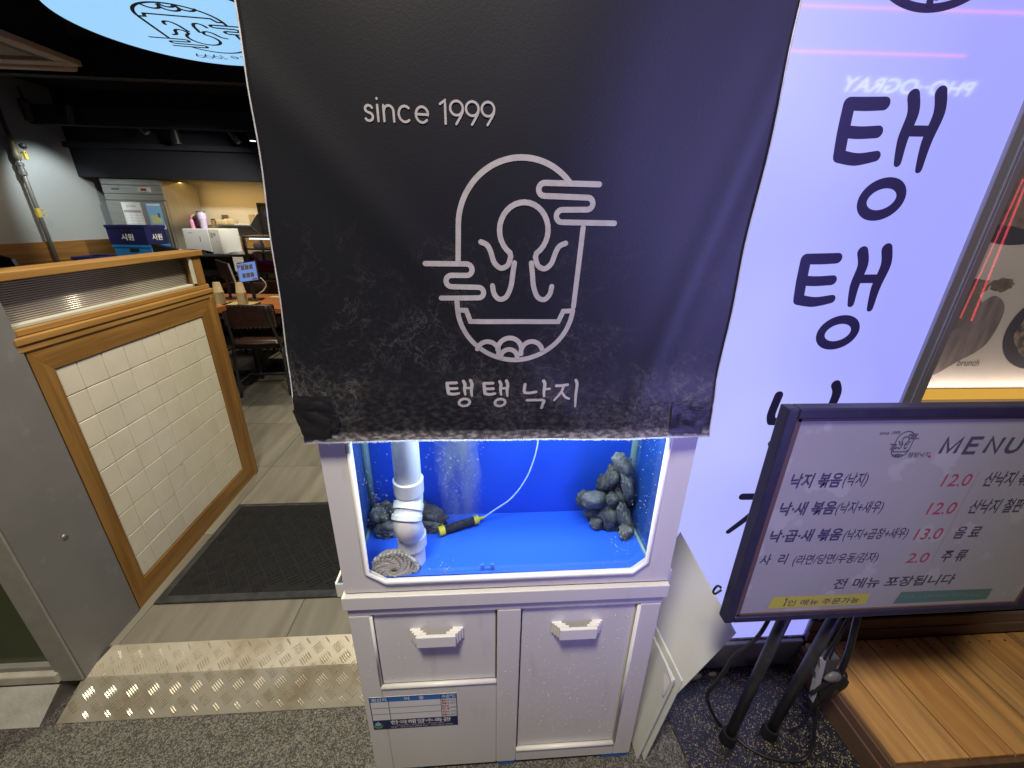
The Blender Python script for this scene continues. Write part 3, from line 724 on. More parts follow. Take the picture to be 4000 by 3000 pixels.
# air stone + hose
ast = thing('air_stone', 'black cylindrical air diffuser with yellow end caps lying on the tank floor', 'air stone', (-.075, .905, .797))
A0, A1 = Vector((-.128, .885, .8085)), Vector((-.022, .926, .8125)); dd = (A1-A0).normalized()
obj('diffuser', B().tube([A0+dd*.012, A1-dd*.010], .0115, 16), m_black, ast, True)
obj('end_cap', B().tube([A0, A0+dd*.016], .0135, 16), m_yellow, ast, 'auto'); obj('end_cap', B().tube([A1-dd*.013, A1+dd*.001], .0125, 16), m_yellow, ast, 'auto')
obj('hose_nipple', B().tube([A1, A1+dd*.014, A1+dd*.022], [.0045, .0045, .0028], 10), m_yellow, ast, True)
tag(obj('air_hose', B().tube([A1+dd*.020, (.024, .935, .835), (.070, .940, .868), (.105, .943, .918), (.128, .946, .975), (.143, .948, 1.06), (.150, .948, 1.25)], .0021, 8, True, 6), mat('clear_silicone_hose', (.55, .68, .85), .3), None, True), 'thin pale air hose rising from the diffuser to the water surface', 'hose')
# bubbles rising from the diffuser
bb = B()
for k in range(900):
    t = random.random()**.8; s_ = random.random()
    base = A0.lerp(A1, s_)
    spread = .010 + .040*t
    x = base.x*(1-.15*t) + random.gauss(0, spread*.5) + .006*math.sin(t*9)
    y = base.y + random.gauss(0, .010); z = base.z + .008 + t*.39
    if y > .965 or y < .80: continue
    r_ = random.choice((.00035, .00045, .00055, .0007, .0009)) * (1 + .5*t)
    q = bmesh.ops.create_icosphere(bb.bm, subdivisions=1, radius=r_)
    for v in q['verts']: v.co += Vector((x, y, z))
for k in range(260):      # stray bubbles on the glass and near the rocks
    cx, cz = random.choice(((-.25, 1.05), (-.22, .99), (.33, .86), (.36, .9), (-.09, .80), (.38, 1.0), (-.255, 1.16), (.36, 1.13)))
    r_ = random.choice((.0005, .0007, .0011)); q = bmesh.ops.create_icosphere(bb.bm, subdivisions=1, radius=r_)
    P = Vector((cx + random.gauss(0, .022), TY+.018+random.random()*.01, max(.80, cz + random.gauss(0, .03))))
    for v in q['verts']: v.co += P
bo = obj('bubbles', bb, mat('air_bubble', (.75, .85, 1), .1, alpha=.55), None, True); bo['kind'] = 'stuff'
# cloud of micro bubbles
mv = bpy.data.materials.new('micro_bubble_mist'); mv.use_nodes = True; n = mv.node_tree.nodes; L = mv.node_tree.links.new
n.remove(n['Principled BSDF']); pv = n.new('ShaderNodeVolumePrincipled'); pv.inputs['Color'].default_value = (.85, .92, 1, 1); pv.inputs['Anisotropy'].default_value = 0
tc = n.new('ShaderNodeTexCoord'); mp_ = n.new('ShaderNodeMapping'); mp_.inputs['Scale'].default_value = (34, 34, 9); L(tc.outputs['Object'], mp_.inputs[0])
nz = n.new('ShaderNodeTexNoise'); nz.inputs['Scale'].default_value = 1; nz.inputs['Detail'].default_value = 3; L(mp_.outputs[0], nz.inputs['Vector'])
rr = n.new('ShaderNodeMapRange'); rr.inputs['From Min'].default_value = .30; rr.inputs['From Max'].default_value = .72; rr.inputs['To Max'].default_value = 60; L(nz.outputs['Fac'], rr.inputs['Value'])
sp_ = n.new('ShaderNodeSeparateXYZ'); L(tc.outputs['Object'], sp_.inputs[0])
def mth(op, a, c):
    x = n.new('ShaderNodeMath'); x.operation = op; x.use_clamp = op == 'SUBTRACT'
    for i, q in enumerate((a, c)):
        if isinstance(q, (int, float)): x.inputs[i].default_value = q
        else: L(q, x.inputs[i])
    return x.outputs[0]
xn = mth('MULTIPLY', mth('ADD', sp_.outputs['X'], .070), 1/.064)          # plume thins out sideways
fall = mth('SUBTRACT', 1.0, mth('MULTIPLY', xn, xn))
up = mth('ADD', mth('MULTIPLY', sp_.outputs['Z'], 3.2), -2.55)            # and spreads whiter towards the surface
L(mth('MULTIPLY', rr.outputs[0], mth('MULTIPLY', fall, up)), pv.inputs['Density']); L(pv.outputs[0], n['Material Output'].inputs['Volume'])
b = B(); prev = None
rings = []
for k in range(9):
    t = k/8; z = .822 + t*.385; cxm = -.072 + .006*math.sin(t*7); hw_ = .058 + .010*t; hd = .016 + .010*t
    rings.append([b.bm.verts.new((cxm + hw_*math.cos(a)*(1+.12*math.sin(3*a+k)), min(.962, .912 + hd*math.sin(a)), z)) for a in [2*math.pi*i/18 for i in range(18)]])
for k in range(8):
    for i in range(18): b.bm.faces.new((rings[k][i], rings[k][(i+1)%18], rings[k+1][(i+1)%18], rings[k+1][i]))
b.bm.faces.new(rings[0][::-1]); b.bm.faces.new(rings[-1])
vo_ = obj('bubble_mist', b, mv); vo_['kind'] = 'stuff'

# oysters
m_oy = mat('oyster_shell', (.050, .044, .036), .6, col2=(.14, .127, .105), nscale=30, bump=.8, bscale=90, col3=(.05, .045, .04), n3=18, lo3=.52, hi3=.68)
m_oy2 = mat('pale_oyster_lip', (.20, .19, .165), .6, col2=(.10, .092, .08), nscale=40, bump=.5, bscale=120)
def oyster(c, size, rot, m, parent):
    b = B()
    for l in range(4):
        k = 1 - l*.2
        q = bmesh.ops.create_icosphere(b.bm, subdivisions=3, radius=1)
        for v in q['verts']:
            d = v.co.copy(); a = math.atan2(d.y, d.x)
            fr_ = 1 + .10*math.sin(a*9+l*2) + .16*noise.noise(Vector((d.x*2.2, d.y*2.2, l*3.1+size[0]*90)))
            fr_ *= 1 + .16*noise.noise(d*5 + Vector(c)*40) + .09*noise.noise(d*12 + Vector(c)*60)
            v.co = Vector((d.x*size[0]*k*fr_*(1.15 if d.x > 0 else .9)*1.25, d.y*size[1]*k*fr_*1.3, d.z*size[2]*(.40+.12*l) + l*size[2]*.30))
    b.xf(Matrix.Translation(c) @ rot.to_matrix().to_4x4())
    return obj('shell', b, m, parent, True)
from mathutils import Euler
oc = thing('oyster_cluster', 'tall clump of grey oyster shells piled in the right corner of the tank', 'oysters', (.37, .90, .796))
for c_, sz, e, m_ in (((.300, .905, .885), (.034, .020, .012), (1.2, .1, .1), m_oy2), ((.345, .915, .955), (.022, .032, .014), (1.4, .3, .4), m_oy), ((.372, .912, .985), (.020, .040, .014), (1.45, -.5, .2), m_oy2),
                      ((.330, .925, .925), (.020, .022, .012), (1.3, .2, .0), m_oy), ((.390, .905, .925), (.016, .050, .013), (1.5, -.25, .3), m_oy2), ((.292, .930, .862), (.034, .022, .014), (1.1, .5, -.2), m_oy),
                      ((.352, .895, .835), (.026, .034, .014), (1.2, -.1, .1), m_oy), ((.386, .885, .830), (.018, .048, .014), (1.45, -.3, .5), m_oy2), ((.330, .925, .83), (.045, .030, .02), (1.3, .1, 0), m_oy),
                      ((.370, .930, .88), (.045, .05, .022), (1.4, .2, 0), m_oy), ((.385, .860, .812), (.026, .018, .012), (.9, .2, .6), m_oy2), ((.318, .90, .812), (.024, .016, .010), (.6, 0, .3), m_oy), ((.355, .90, .89), (.024, .018, .010), (1.1, .4, .2), m_oy)):
    oyster(c_, sz, Euler(e), m_, oc)
oc2 = thing('oyster_cluster', 'low dark clump of oyster shells behind the white standpipe', 'oysters', (-.24, .92, .796))
for c_, sz, e, m_ in (((-.285, .93, .83), (.036, .03, .018), (1.2, .2, .2), m_oy), ((-.245, .925, .845), (.030, .026, .015), (1.3, -.2, 0), m_oy), ((-.20, .935, .835), (.034, .026, .018), (1.2, .1, .3), m_oy), ((-.155, .93, .825), (.032, .024, .016), (1.0, .2, -.2), m_oy),
                      ((-.265, .90, .812), (.034, .022, .014), (.7, 0, .3), m_oy2), ((-.215, .905, .812), (.036, .020, .015), (.6, 0, -.2), m_oy), ((-.160, .91, .81), (.030, .018, .012), (.6, .1, .1), m_oy), ((-.30, .91, .845), (.014, .020, .01), (1.3, .2, .1), m_oy2)):
    oyster(c_, sz, Euler(e), m_, oc2)
# pegs on the tank floor
tag(obj('tank_clip', B().box((-.014, .760, .7955), (-.004, .768, .812), .0015).box((.010, .759, .7955), (.020, .767, .813), .0015).box((-.004, .762, .7955), (.010, .766, .799)), mat('blue_clip', (.03, .16, .62), .4)), 'small blue two pronged clip near the front of the tank floor', 'clip')

# octopus pressed on the glass
oct_b = B(); gy = TY + .0155
C0 = Vector((-.2215, gy+.020, .812))
oct_b.ball(C0 + Vector((0, .006, 0)), (.047, .018, .041), 4, .10, 2.4)
oct_b.ball(C0 + Vector((.014, .022, -.004)), (.030, .018, .026), 3, .1)
rnd = random.Random(3)
arms = []
for k in range(8):
    a0 = k*math.pi/4 + .3; pts, rs = [], []
    for i in range(15):
        t = i/14; a = a0 + t*2.3; rr_ = .006 + .041*min(1, t*1.5) * (1 - .18*max(0, t-.7)/.3)
        pts.append(C0 + Vector((rr_*1.12*math.cos(a), -.0100 + .004*t, rr_*.95*math.sin(a)))); rs.append(.0092*(1-t)+.0036)
    oct_b.tube(pts, rs, 10, True); arms.append((pts, rs))
sk = B()
for (pts, rs) in arms:      # two rows of suckers on every arm
    for i in range(1, 15):
        t_ = (pts[min(i+1, 14)] - pts[i-1]).normalized(); sd = t_.cross(Vector((0, 1, 0)))
        for s_ in (-1, 1):
            P = pts[i] + sd*s_*rs[i]*.55; P.y = pts[i].y - rs[i]*.80; rq = max(.0018, rs[i]*.42)
            sk.lathe(P, [(rq*.8, -.001), (rq, .0006), (rq*.95, .0018), (rq*.52, .0019), (rq*.4, .0006)], 9, 'Y')
for k in range(30):         # fringe of large suckers round the rim
    a = -.9 + k*.17; rr_ = .046 + rnd.uniform(-.0025, .0035)
    P = C0 + Vector((rr_*1.12*math.cos(a), -.014, rr_*.98*math.sin(a))); rq = rnd.uniform(.0030, .0043)
    if P.z < .80: continue
    sk.lathe(P, [(rq*.6, -.010), (rq, .0006), (rq*.95, .0018), (rq*.5, .0019), (rq*.35, .0004)], 10, 'Y')
m_oct = mat('octopus_skin', (.42, .36, .28), .38, col2=(.30, .25, .19), nscale=60, col3=(.24, .13, .09), n3=38, lo3=.6, hi3=.75, bump=.35, bscale=260)
oo = obj('octopus', oct_b, m_oct, None, True)
tag(oo, 'mottled beige octopus with rows of suckers pressed against the lower left of the glass', 'octopus')
rm = oo.modifiers.new('skin', 'REMESH'); rm.mode = 'VOXEL'; rm.voxel_size = .0009; rm.use_smooth_shade = True
dg = bpy.context.evaluated_depsgraph_get(); me = bpy.data.meshes.new_from_object(oo.evaluated_get(dg)); oo.modifiers.clear(); oo.data = me
if not me.materials: me.materials.append(m_oct)
obj('suckers', sk, mat('pale_sucker', (.60, .57, .50), .35, col2=(.50, .46, .40), nscale=90), oo, 'auto', kind='stuff')
tag(obj('octopus_floor_pieces', B().ball((-.19, .775, .7985), (.03, .015, .004), 3, .3).ball((-.262, .785, .80), (.022, .018, .006), 3, .3), m_oy, None, True), 'dark flat shell pieces under the octopus', 'shell')  # flat dark pieces on the tank floor below the octopus

# ================================================================== BANNER
bn = thing('shop_banner', 'large black vinyl banner with octopus emblem hanging over the aquarium', 'banner', (.055, .722, 1.19))
def bshape(x, z):            # cloth depth: gentle folds, hem kicks out
    u = (x+.34)/.8
    d = .0018*math.sin(u*7+z*2.3) + .0012*math.sin(u*17-z*5) + .0015*noise.noise(Vector((x*5, z*4, 1)))
    d += .010*math.exp(-((z-1.265)/.045)**2) * .6
    # long diagonal tension fold from upper left
    q = (x+.30) + (z-1.75)*.9; d += .0035*math.exp(-(q/.05)**2)
    q = (x-.40) - (z-1.6)*.28; d += .003*math.exp(-(q/.03)**2)
    return .722 - d - .006*max(0, (1.26-z)/.07)
def xedge(z, s):
    if s < 0: return -.334 - .026*max(0, min(1, (1.80-z)/.52)) + .010*max(0, (1.265-z)/.08) + .001*math.sin(z*31)
    return .460 + .006*max(0, min(1, (1.4-z)/.2)) + .002*math.sin(z*23)
b = B(); NX, NZ = 110, 200; G = {}
for i in range(NX+1):
    for k in range(NZ+1):
        t = k/NZ; z = 1.192 + (2.15-1.192)*(t**1.35); xa, xb = xedge(z, -1), xedge(z, 1)
        x = xa + (xb-xa)*i/NX; zz = z
        G[i, k] = b.bm.verts.new((x, bshape(x, zz), zz))
for i in range(NX):
    for k in range(NZ): b.bm.faces.new((G[i, k], G[i+1, k], G[i+1, k+1], G[i, k+1]))
clo = obj('cloth', b, m_banner, bn, True)
sm_ = clo.modifiers.new('thickness', 'SOLIDIFY'); sm_.thickness = .0012; sm_.offset = -1
m_edge = mat('white_cut_edge', (.62, .62, .62), .7, col2=(.45, .45, .46), nscale=60)
b = B()
for s_ in (-1, 1):
    pts = []
    for k in range(60):
        z = 1.19 + .96*k/59; x = xedge(z, s_); pts.append(Vector((x - s_*.0006, bshape(x, z)+.0003, z)))
    obj('side_edge', B().tube(pts, .0019, 6), m_edge, bn, True)
b = B(); rnd = random.Random(5)
xa, xb = xedge(1.192, -1), xedge(1.192, 1)
for k in range(330):         # frayed white threads along the lower hem
    x = xa + (xb-xa)*k/329 + rnd.uniform(-.0006, .0006); z = 1.193; L_ = .0045 + rnd.random()*.002
    y = bshape(x, 1.194) - .0008
    b.box((x-.0012, y-.0004, z-L_), (x+.0012, y+.0004, z+.0012))
m_fray = bpy.data.materials.new('translucent_white_threads'); m_fray.use_nodes = True; n = m_fray.node_tree.nodes; L = m_fray.node_tree.links.new
n.remove(n['Principled BSDF']); df = n.new('ShaderNodeBsdfDiffuse'); df.inputs[0].default_value = (.7, .7, .7, 1); tl = n.new('ShaderNodeBsdfTranslucent'); tl.inputs[0].default_value = (.9, .9, .9, 1)
ms = n.new('ShaderNodeMixShader'); ms.inputs[0].default_value = .6; L(df.outputs[0], ms.inputs[1]); L(tl.outputs[0], ms.inputs[2]); L(ms.outputs[0], n['Material Output'].inputs['Surface'])
obj('frayed_hem', b, m_fray, bn, kind='stuff')
BM = lambda x, z, h=0: Vector((x, bshape(x, z) - .0018 - h, z))
m_silver = mat('silver_print', (.42, .40, .37), .5, col2=(.36, .345, .32), nscale=80)
b = B(); b.maxseg = .006; emblem(b, lambda x, y, h: BM(.058+x, 1.53+y, h)); obj('emblem', b, m_silver, bn)
def since(b, mp, wd):
    c, s_ = math.cos, math.sin
    arc = lambda cx, cz, rx, rz, a0, a1, n_=16: [(cx+rx*c(R(a0+(a1-a0)*i/n_)), cz+rz*s_(R(a0+(a1-a0)*i/n_))) for i in range(n_+1)]
    K = lambda pts: b.stroke(pts, wd, mp, smoothn=0)
    x = 0
    K([(.36,.55),(.30,.62)] + arc(.20,.51,.14,.13,60,200,8)[1:] + [(.09,.42),(.18,.37),(.28,.34)] + arc(.20,.20,.17,.16,40,-150,10) )
    K([(.60,.04),(.60,.66)]); K([(.60,.90),(.601,.915)])
    K([(.86,.04),(.86,.66)]); K([(.86,.42)] + arc(1.08,.42,.21,.24,160,0,12) + [(1.29,.04)])
    K(arc(1.78,.35,.27,.31,50,310,20)); K([(2.26,.36),(2.80,.36)] + arc(2.53,.35,.27,.31,0,318,22))
    K([(3.34,.80),(3.56,.95),(3.56,.03)])
    for x in (4.06, 4.76, 5.46): K(arc(x,.66,.28,.28,0,360,26)); K([(x+.28,.64),(x+.26,.50),(x+.19,.36),(x-.02,.03)])
b = B(); b.maxseg = .25; since(b, lambda x, y, h: BM(-.176 + x*.0336, 1.733 + y*.0325, .0002 + h), .10); obj('lettering', b, m_silver, bn)
b = B()
for i, (w_, x0, x1) in enumerate((('taeng', -.075, -.020), ('taeng', -.005, .048), ('nak', .066, .122), ('ji', .132, .182))):
    mpx = lambda x, y, h, x0=x0, x1=x1: BM(x0 + (x-.79)/(1.045-.79)*(x1-x0), 1.262 + (y-1.61)/(1.89-1.61)*.057, h)
    mpl = lambda x, y, h, f_=mpx: f_(x, y, h)
    # strokes are drawn in sign units and mapped down
    hangul_brush(b, w_, mpl, 1.05)
obj('lettering', b, m_silver, bn)
# tape patches
m_tape = mat('black_duct_tape', (.014, .014, .016), .28, col2=(.02, .02, .022), nscale=30, bump=.25, bscale=700, stretch=(.1, 1, 1))
def tape(pts, dz, seed):
    b = B(); n_ = 14; V_ = {}
    for i in range(n_+1):
        for j in range(n_+1):
            u, v_ = i/n_, j/n_
            x = (pts[0][0]*(1-u)+pts[1][0]*u)*(1-v_) + (pts[3][0]*(1-u)+pts[2][0]*u)*v_
            z = (pts[0][1]*(1-u)+pts[1][1]*u)*(1-v_) + (pts[3][1]*(1-u)+pts[2][1]*u)*v_
            cr = abs(noise.noise(Vector((u*2.2+seed, v_*2.2, seed))))*dz
            V_[i, j] = b.bm.verts.new((x, bshape(x, max(z, 1.19)) - .0018 - cr, z))
    for i in range(n_):
        for j in range(n_): b.bm.faces.new((V_[i, j], V_[i+1, j], V_[i+1, j+1], V_[i, j+1]))
    return obj('tape_patch', b, m_tape, bn, 'auto')
tape([(-.357, 1.290), (-.290, 1.287), (-.284, 1.252), (-.360, 1.254)], .004, 2.1); tape([(-.361, 1.262), (-.292, 1.256), (-.300, 1.200), (-.350, 1.196)], .008, 5.7)
tape([(-.300, 1.258), (-.276, 1.240), (-.286, 1.212), (-.305, 1.204)], .005, 8.7)
tape([(.373, 1.268), (.452, 1.254), (.449, 1.197), (.377, 1.2)], .005, 3.3)
obj('top_bar', B().box((-.36, .715, 2.15), (.48, .75, 2.19), .003), m_steel, bn)
for x in (-.30, .42): obj('bar_post', B().box((x-.012, .76, 1.335), (x+.012, .784, 2.19), .002), m_steel, bn)

# ================================================================== WHITE SHEETS leaning at the cabinet
m_sheet = mat('white_pvc_sheet', (.68, .70, .65), .45, col2=(.64, .66, .61), nscale=3, col3=(.3, .2, .1), n3=60, lo3=.74, hi3=.78)
def sheet(Bp, Cp, Tp, Dp, th, label, extra=None):
    Bp, Cp, Tp, Dp = map(Vector, (Bp, Cp, Tp, Dp)); n_ = (Cp-Bp).cross(Tp-Cp).normalized()
    if n_.x < 0: n_ = -n_
    b = B(); b.prism([Bp, Cp, Tp, Dp], n_*th)
    es = b.bm.edges[:]; bmesh.ops.bevel(b.bm, geom=es, offset=.0012, segments=1, affect='EDGES')
    return tag(obj('plastic_sheet', b, m_sheet), label, 'plastic sheet', 'white plastic sheets leaning beside the cabinet')
sheet((.478, .726, .004), (.540, .735, .372), (.525, .985, .372), (.468, .985, .02), .008, 'nearer small white plastic sheet with a torn top corner leaning beside the cabinet')
sheet((.499, .722, .004), (.566, .735, .366), (.551, .985, .366), (.490, .985, .02), .007, 'second small white plastic sheet directly behind the torn one')
sheet((.545, .815, .004), (.747, .800, .464), (.617, .982, .690), (.475, .975, .30), .006, 'large white plastic sheet leaning between the cabinet and the menu board')
b = B(); b.prism([(.5385, .7345, .366), (.523, .735, .300), (.530, .76, .275), (.536, .775, .30), (.539, .80, .371)], (-.0022, 0, .001))
tag(obj('torn_film', b, m_whitetop), 'strip of torn white film peeling from the nearer small sheet', 'film')

# ================================================================== LIT SIGN
m_face = bpy.data.materials.new('backlit_violet_acrylic'); m_face.use_nodes = True
n = m_face.node_tree.nodes; L = m_face.node_tree.links.new; pb = n['Principled BSDF']
pb.inputs['Base Color'].default_value = (.05, .05, .06, 1); pb.inputs['Roughness'].default_value = .04; pb.inputs['IOR'].default_value = 1.6
tc = n.new('ShaderNodeTexCoord'); nz = n.new('ShaderNodeTexNoise'); nz.inputs['Scale'].default_value = 1.6; nz.inputs['Detail'].default_value = 1; L(tc.outputs['Object'], nz.inputs['Vector'])
mr = n.new('ShaderNodeMapRange'); mr.inputs['From Min'].default_value = .35; mr.inputs['From Max'].default_value = .65; L(nz.outputs['Fac'], mr.inputs['Value'])
sx = n.new('ShaderNodeSeparateXYZ'); L(tc.outputs['Object'], sx.inputs[0])
gx = n.new('ShaderNodeMapRange'); gx.inputs['From Min'].default_value = -.35; gx.inputs['From Max'].default_value = .35; L(sx.outputs['X'], gx.inputs['Value'])   # LED strips sit nearer the left side
ad = n.new('ShaderNodeMath'); ad.operation = 'MULTIPLY_ADD'; L(mr.outputs[0], ad.inputs[0]); ad.inputs[1].default_value = .45; L(gx.outputs[0], ad.inputs[2])
mx = n.new('ShaderNodeMix'); mx.data_type = 'RGBA'; L(ad.outputs[0], mx.inputs['Factor']); mx.inputs['A'].default_value = (.55, .585, 1, 1); mx.inputs['B'].default_value = (.355, .365, 1, 1)
L(mx.outputs['Result'], pb.inputs['Emission Color']); pb.inputs['Emission Strength'].default_value = 1.0
sg = thing('lit_sign', 'tall violet backlit shop sign with large dark brush lettering beside the tank', 'sign', (.88, 1.03, .14))
obj('face', B().box((.50, 1.010, .142), (1.217, 1.016, 2.80)), m_face, sg)
obj('case', B().box((.49, 1.0165, .14), (1.217, 1.055, 2.82)), m_blackmetal, sg)
m_frame = mat('violet_grey_aluminium', (.30, .30, .36), .35, .6)
obj('edge_trim', B().box((1.2175, 1.002, .14), (1.238, 1.055, 2.82), .002).box((1.241, .998, .14), (1.252, 1.055, 2.82), .002), m_frame, sg)
obj('bottom_trim', B().box((.50, 1.004, .134), (1.217, 1.055, .1415), .001, 1), mat('worn_trim', (.3, .28, .27), .6, col2=(.05, .05, .05), nscale=40), sg)
SG = lambda x, z, h=0: Vector((x, 1.0092 - h, z))
m_ink = mat('dark_navy_vinyl', (.028, .025, .10), .35)
b = B(); hangul_brush(b, 'taeng', SG); obj('lettering', b, m_ink, sg)
b = B(); hangul_brush(b, 'taeng', lambda x, y, h: SG(x, y-.3285, h)); obj('lettering', b, m_ink, sg)
b = B(); hangul_brush(b, 'nak', lambda x, y, h: SG(x, y-.697, h)); obj('lettering', b, m_ink, sg)
b = B(); hangul_brush(b, 'ji', lambda x, y, h: SG(x, y-1.030, h)); obj('lettering', b, m_ink, sg)
b = B(); emblem(b, lambda x, y, h: SG(.914+x*1.75, 2.322+y*1.75, h)); obj('emblem', b, m_ink, sg)
tag(obj('plinth', B().box((.45, .990, 0), (1.212, 1.09, .134), .006), m_plinth), 'grey concrete plinth under the lit sign', 'plinth')

# ================================================================== RIGHT SHOP FRONT
wf = thing('side_shop_window', 'shop window with a food poster behind glass to the right of the lit sign', 'window', (1.8, 1.05, .2))
obj('frame', B().box((1.2535, 1.0, .235), (1.275, 1.06, 2.82), .002).box((1.2755, 1.0, 1.088), (3.2, 1.06, 1.112), .002).box((1.2755, 1.02, .235), (3.2, 1.06, 1.0875)), m_frame, wf)
obj('glass', B().poly([(1.2755, 1.004, 1.113), (3.2, 1.004, 1.113), (3.2, 1.004, 2.82), (1.2755, 1.004, 2.82)]), m_winglass, wf)
obj('light_ledge', B().box((1.2755, 1.052, 1.113), (3.2, 1.058, 1.146)), emis('warm_ledge_light', (1, .55, .08), .85), wf)
obj('wall_behind', B().box((.46, 1.0605, 0), (3.2, 1.2, 2.95)), m_blackmetal, wf)
po = thing('food_poster', 'grey food poster of bowls and linen behind the window glass', 'poster', (2.1, 1.056, 1.15))
m_poster = mat('poster_print_ground', (.72, .70, .70), .6, col2=(.66, .64, .64), nscale=4)
obj('sheet', B().box((1.276, 1.0535, 1.150), (3.19, 1.0595, 2.8)), m_poster, po)
PO = plane_map((0, 1.0532, 0), (1, 0, 0), (0, 0, 1), (0, -1, 0))
def disc(b, cx, cz, rx, rz, h, n_=40, jit=0, a0=0):
    b.poly([PO(cx+rx*math.cos(a)*(1+jit*noise.noise(Vector((math.cos(a)*3, math.sin(a)*3, cx*9)))), cz+rz*math.sin(a)*(1+jit*noise.noise(Vector((math.cos(a)*3, math.sin(a)*3, cz*7)))), h) for a in [2*math.pi*k/n_ for k in range(n_)]])
m_bowl = mat('print_dark_bowl', (.085, .085, .12), .6); m_food = mat('print_food', (.10, .09, .09), .6, col2=(.38, .33, .30), nscale=45, lo=.4, hi=.6)
m_grav = mat('print_stew', (.16, .14, .14), .6, col2=(.33, .27, .25), nscale=30); m_linen = mat('print_linen', (.20, .175, .20), .6, col2=(.33, .29, .31), nscale=14, stretch=(2.5, 1, .6))
b = B(); disc(b, 1.66, 1.335, .150, .125, .0004); obj('bowl_print', b, m_bowl, po)
b = B(); disc(b, 1.662, 1.337, .118, .098, .0008, jit=.1); obj('food_print', b, m_food, po)
b = B(); disc(b, 1.40, 1.70, .20, .135, .0004); obj('bowl_print', b, m_bowl, po)
b = B(); disc(b, 1.41, 1.72, .170, .115, .0008, jit=.1); obj('food_print', b, m_grav, po)
b = B(); b.poly([PO(q.x, q.y, .0004) for q in crom([Vector((x, z, 0)) for x, z in ((1.282, 1.19), (1.335, 1.19), (1.40, 1.235), (1.468, 1.29), (1.475, 1.39), (1.43, 1.43), (1.395, 1.41), (1.37, 1.35), (1.30, 1.30))], 5, True)]); obj('linen_print', b, m_linen, po)
b = B(); disc(b, 1.33, 1.40, .06, .07, .0010, jit=.2); obj('plate_print', b, mat('print_plate', (.22, .21, .21), .6), po)
b = B(); disc(b, 1.355, 1.455, .04, .022, .0013, jit=.3); disc(b, 1.43, 1.462, .035, .018, .0013, jit=.3); obj('garnish_print', b, m_grav, po)
text('brunch', 1.405, 1.222, 1.475, 1.243, PO, mat('faint_print', (.24, .215, .21), .6), po, h=.0006, bold=.02)
sb = thing('worn_threshold', 'worn brown painted wooden threshold along the window foot behind the deck', 'threshold', (1.9, .99, .13))
m_worn = mat('worn_brown_wood', (.085, .055, .042), .65, col2=(.11, .075, .06), nscale=12, stretch=(.2, 1, 1), col3=(.42, .22, .06), n3=9, lo3=.58, hi3=.64, bump=.4, bscale=60)
obj('front_board', B().box((1.214, .986, .1305), (3.2, .999, .182), .003), m_worn, sb)
obj('top_board', B().box((1.2135, .990, .1825), (3.2, 1.0, .232), .003).box((1.2135, .9895, .1825), (1.2135+.001, .99, .19)), m_worn, sb)

# deck
dk = thing('wooden_deck', 'low deck of stained orange brown planks at the right', 'deck', (1.8, .8, 0))
m_plank = [mat(f'deck_plank_wood_{i}', c_, .72, col2=(c_[0]*.74, c_[1]*.70, c_[2]*.66), nscale=46, ndetail=6, stretch=(1, .07, 1), col3=(.075, .04, .025), n3=(15, 13, 17)[i], lo3=.50, hi3=.74, bump=.35, bscale=110, rnd=.14) for i, c_ in enumerate(((.53, .285, .085), (.57, .315, .10), (.49, .25, .07)))]
xs = [1.208, 1.303] + [1.303 + .1485*k for k in range(1, 13)]
for k in range(len(xs)-1):
    b = B().box((xs[k]+.0028, .6165, .112), (xs[k+1]-.0028, .985, .1295 + random.uniform(-.0008, .0008)), .0025, 2)
    o = obj('plank', b, m_plank[k % 3], dk)
obj('gap_shade_sheet', B().box((1.209, .617, .06), (3.09, .984, .1115)), m_black, dk)  # added black sheet, stands in for the darkness below the plank gaps
m_fasc = mat('deck_fascia_wood', (.13, .07, .035), .6, col2=(.09, .048, .025), nscale=30, stretch=(1, .08, .6), bump=.3, bscale=80)
obj('side_board', B().box((1.196, .612, 0), (1.2075, .985, .118), .002), m_fasc, dk); obj('side_board', B().box((1.188, .606, .0), (1.1955, .985, .085), .002), m_fasc, dk)
obj('front_board', B().box((1.196, .598, 0), (3.1, .6115, .1285), .002), m_fasc, dk)
b = B()
for k in range(len(xs)-1):
    for xx in ((xs[k]+xs[k+1])/2-.035, (xs[k]+xs[k+1])/2+.03):
        b.lathe((xx, .955, .1296), [(.004, 0), (.004, .0006), (.001, .0007)], 8)
obj('nail_heads', b, m_blackmetal, dk, kind='stuff')

gm = B(); gm.prism([(.628, .845, .004), (.645, .60, .004), (.70, .52, .004), (1.187, .52, .004), (1.187, .988, .004), (.60, .988, .004)], (0, 0, .004))
tag(obj('wet_mat', gm, m_wetmat), 'wet black speckled ground sheet under the menu stand', 'ground sheet')
for c_, s_, lb in (((.78, .958, .012), (.035, .012, .010), 'pale broken stucco strip at the plinth foot'), ((.86, .966, .010), (.018, .008, .007), 'small pale stucco chip beside the longer broken strip')):
    tag(obj('stucco_chip', B().ball(c_, s_, 2, .35), mat('stucco', (.45, .36, .22), .8, bump=.4, bscale=80), None, True), lb, 'debris')
gr = B(); rnd = random.Random(11)
for k in range(2600):        # loose grit, mostly on the wet sheet
    if k < 1500: x, y, z = rnd.uniform(.64, 1.18), rnd.uniform(.54, .985), .0082
    else: x, y, z = rnd.uniform(-1.8, .65), rnd.uniform(.45, .93), .0005
    r_ = rnd.choice((.0007, .0009, .0012, .0017))
    q = bmesh.ops.create_icosphere(gr.bm, subdivisions=1, radius=r_)
    for v in q['verts']: v.co = Vector((v.co.x, v.co.y, v.co.z*.6)) * (1+.3*rnd.random()) + Vector((x, y, z))
go = obj('grit', gr, mat('pale_grit', (.42, .37, .27), .55, col2=(.25, .22, .17), nscale=300)); go['kind'] = 'stuff'

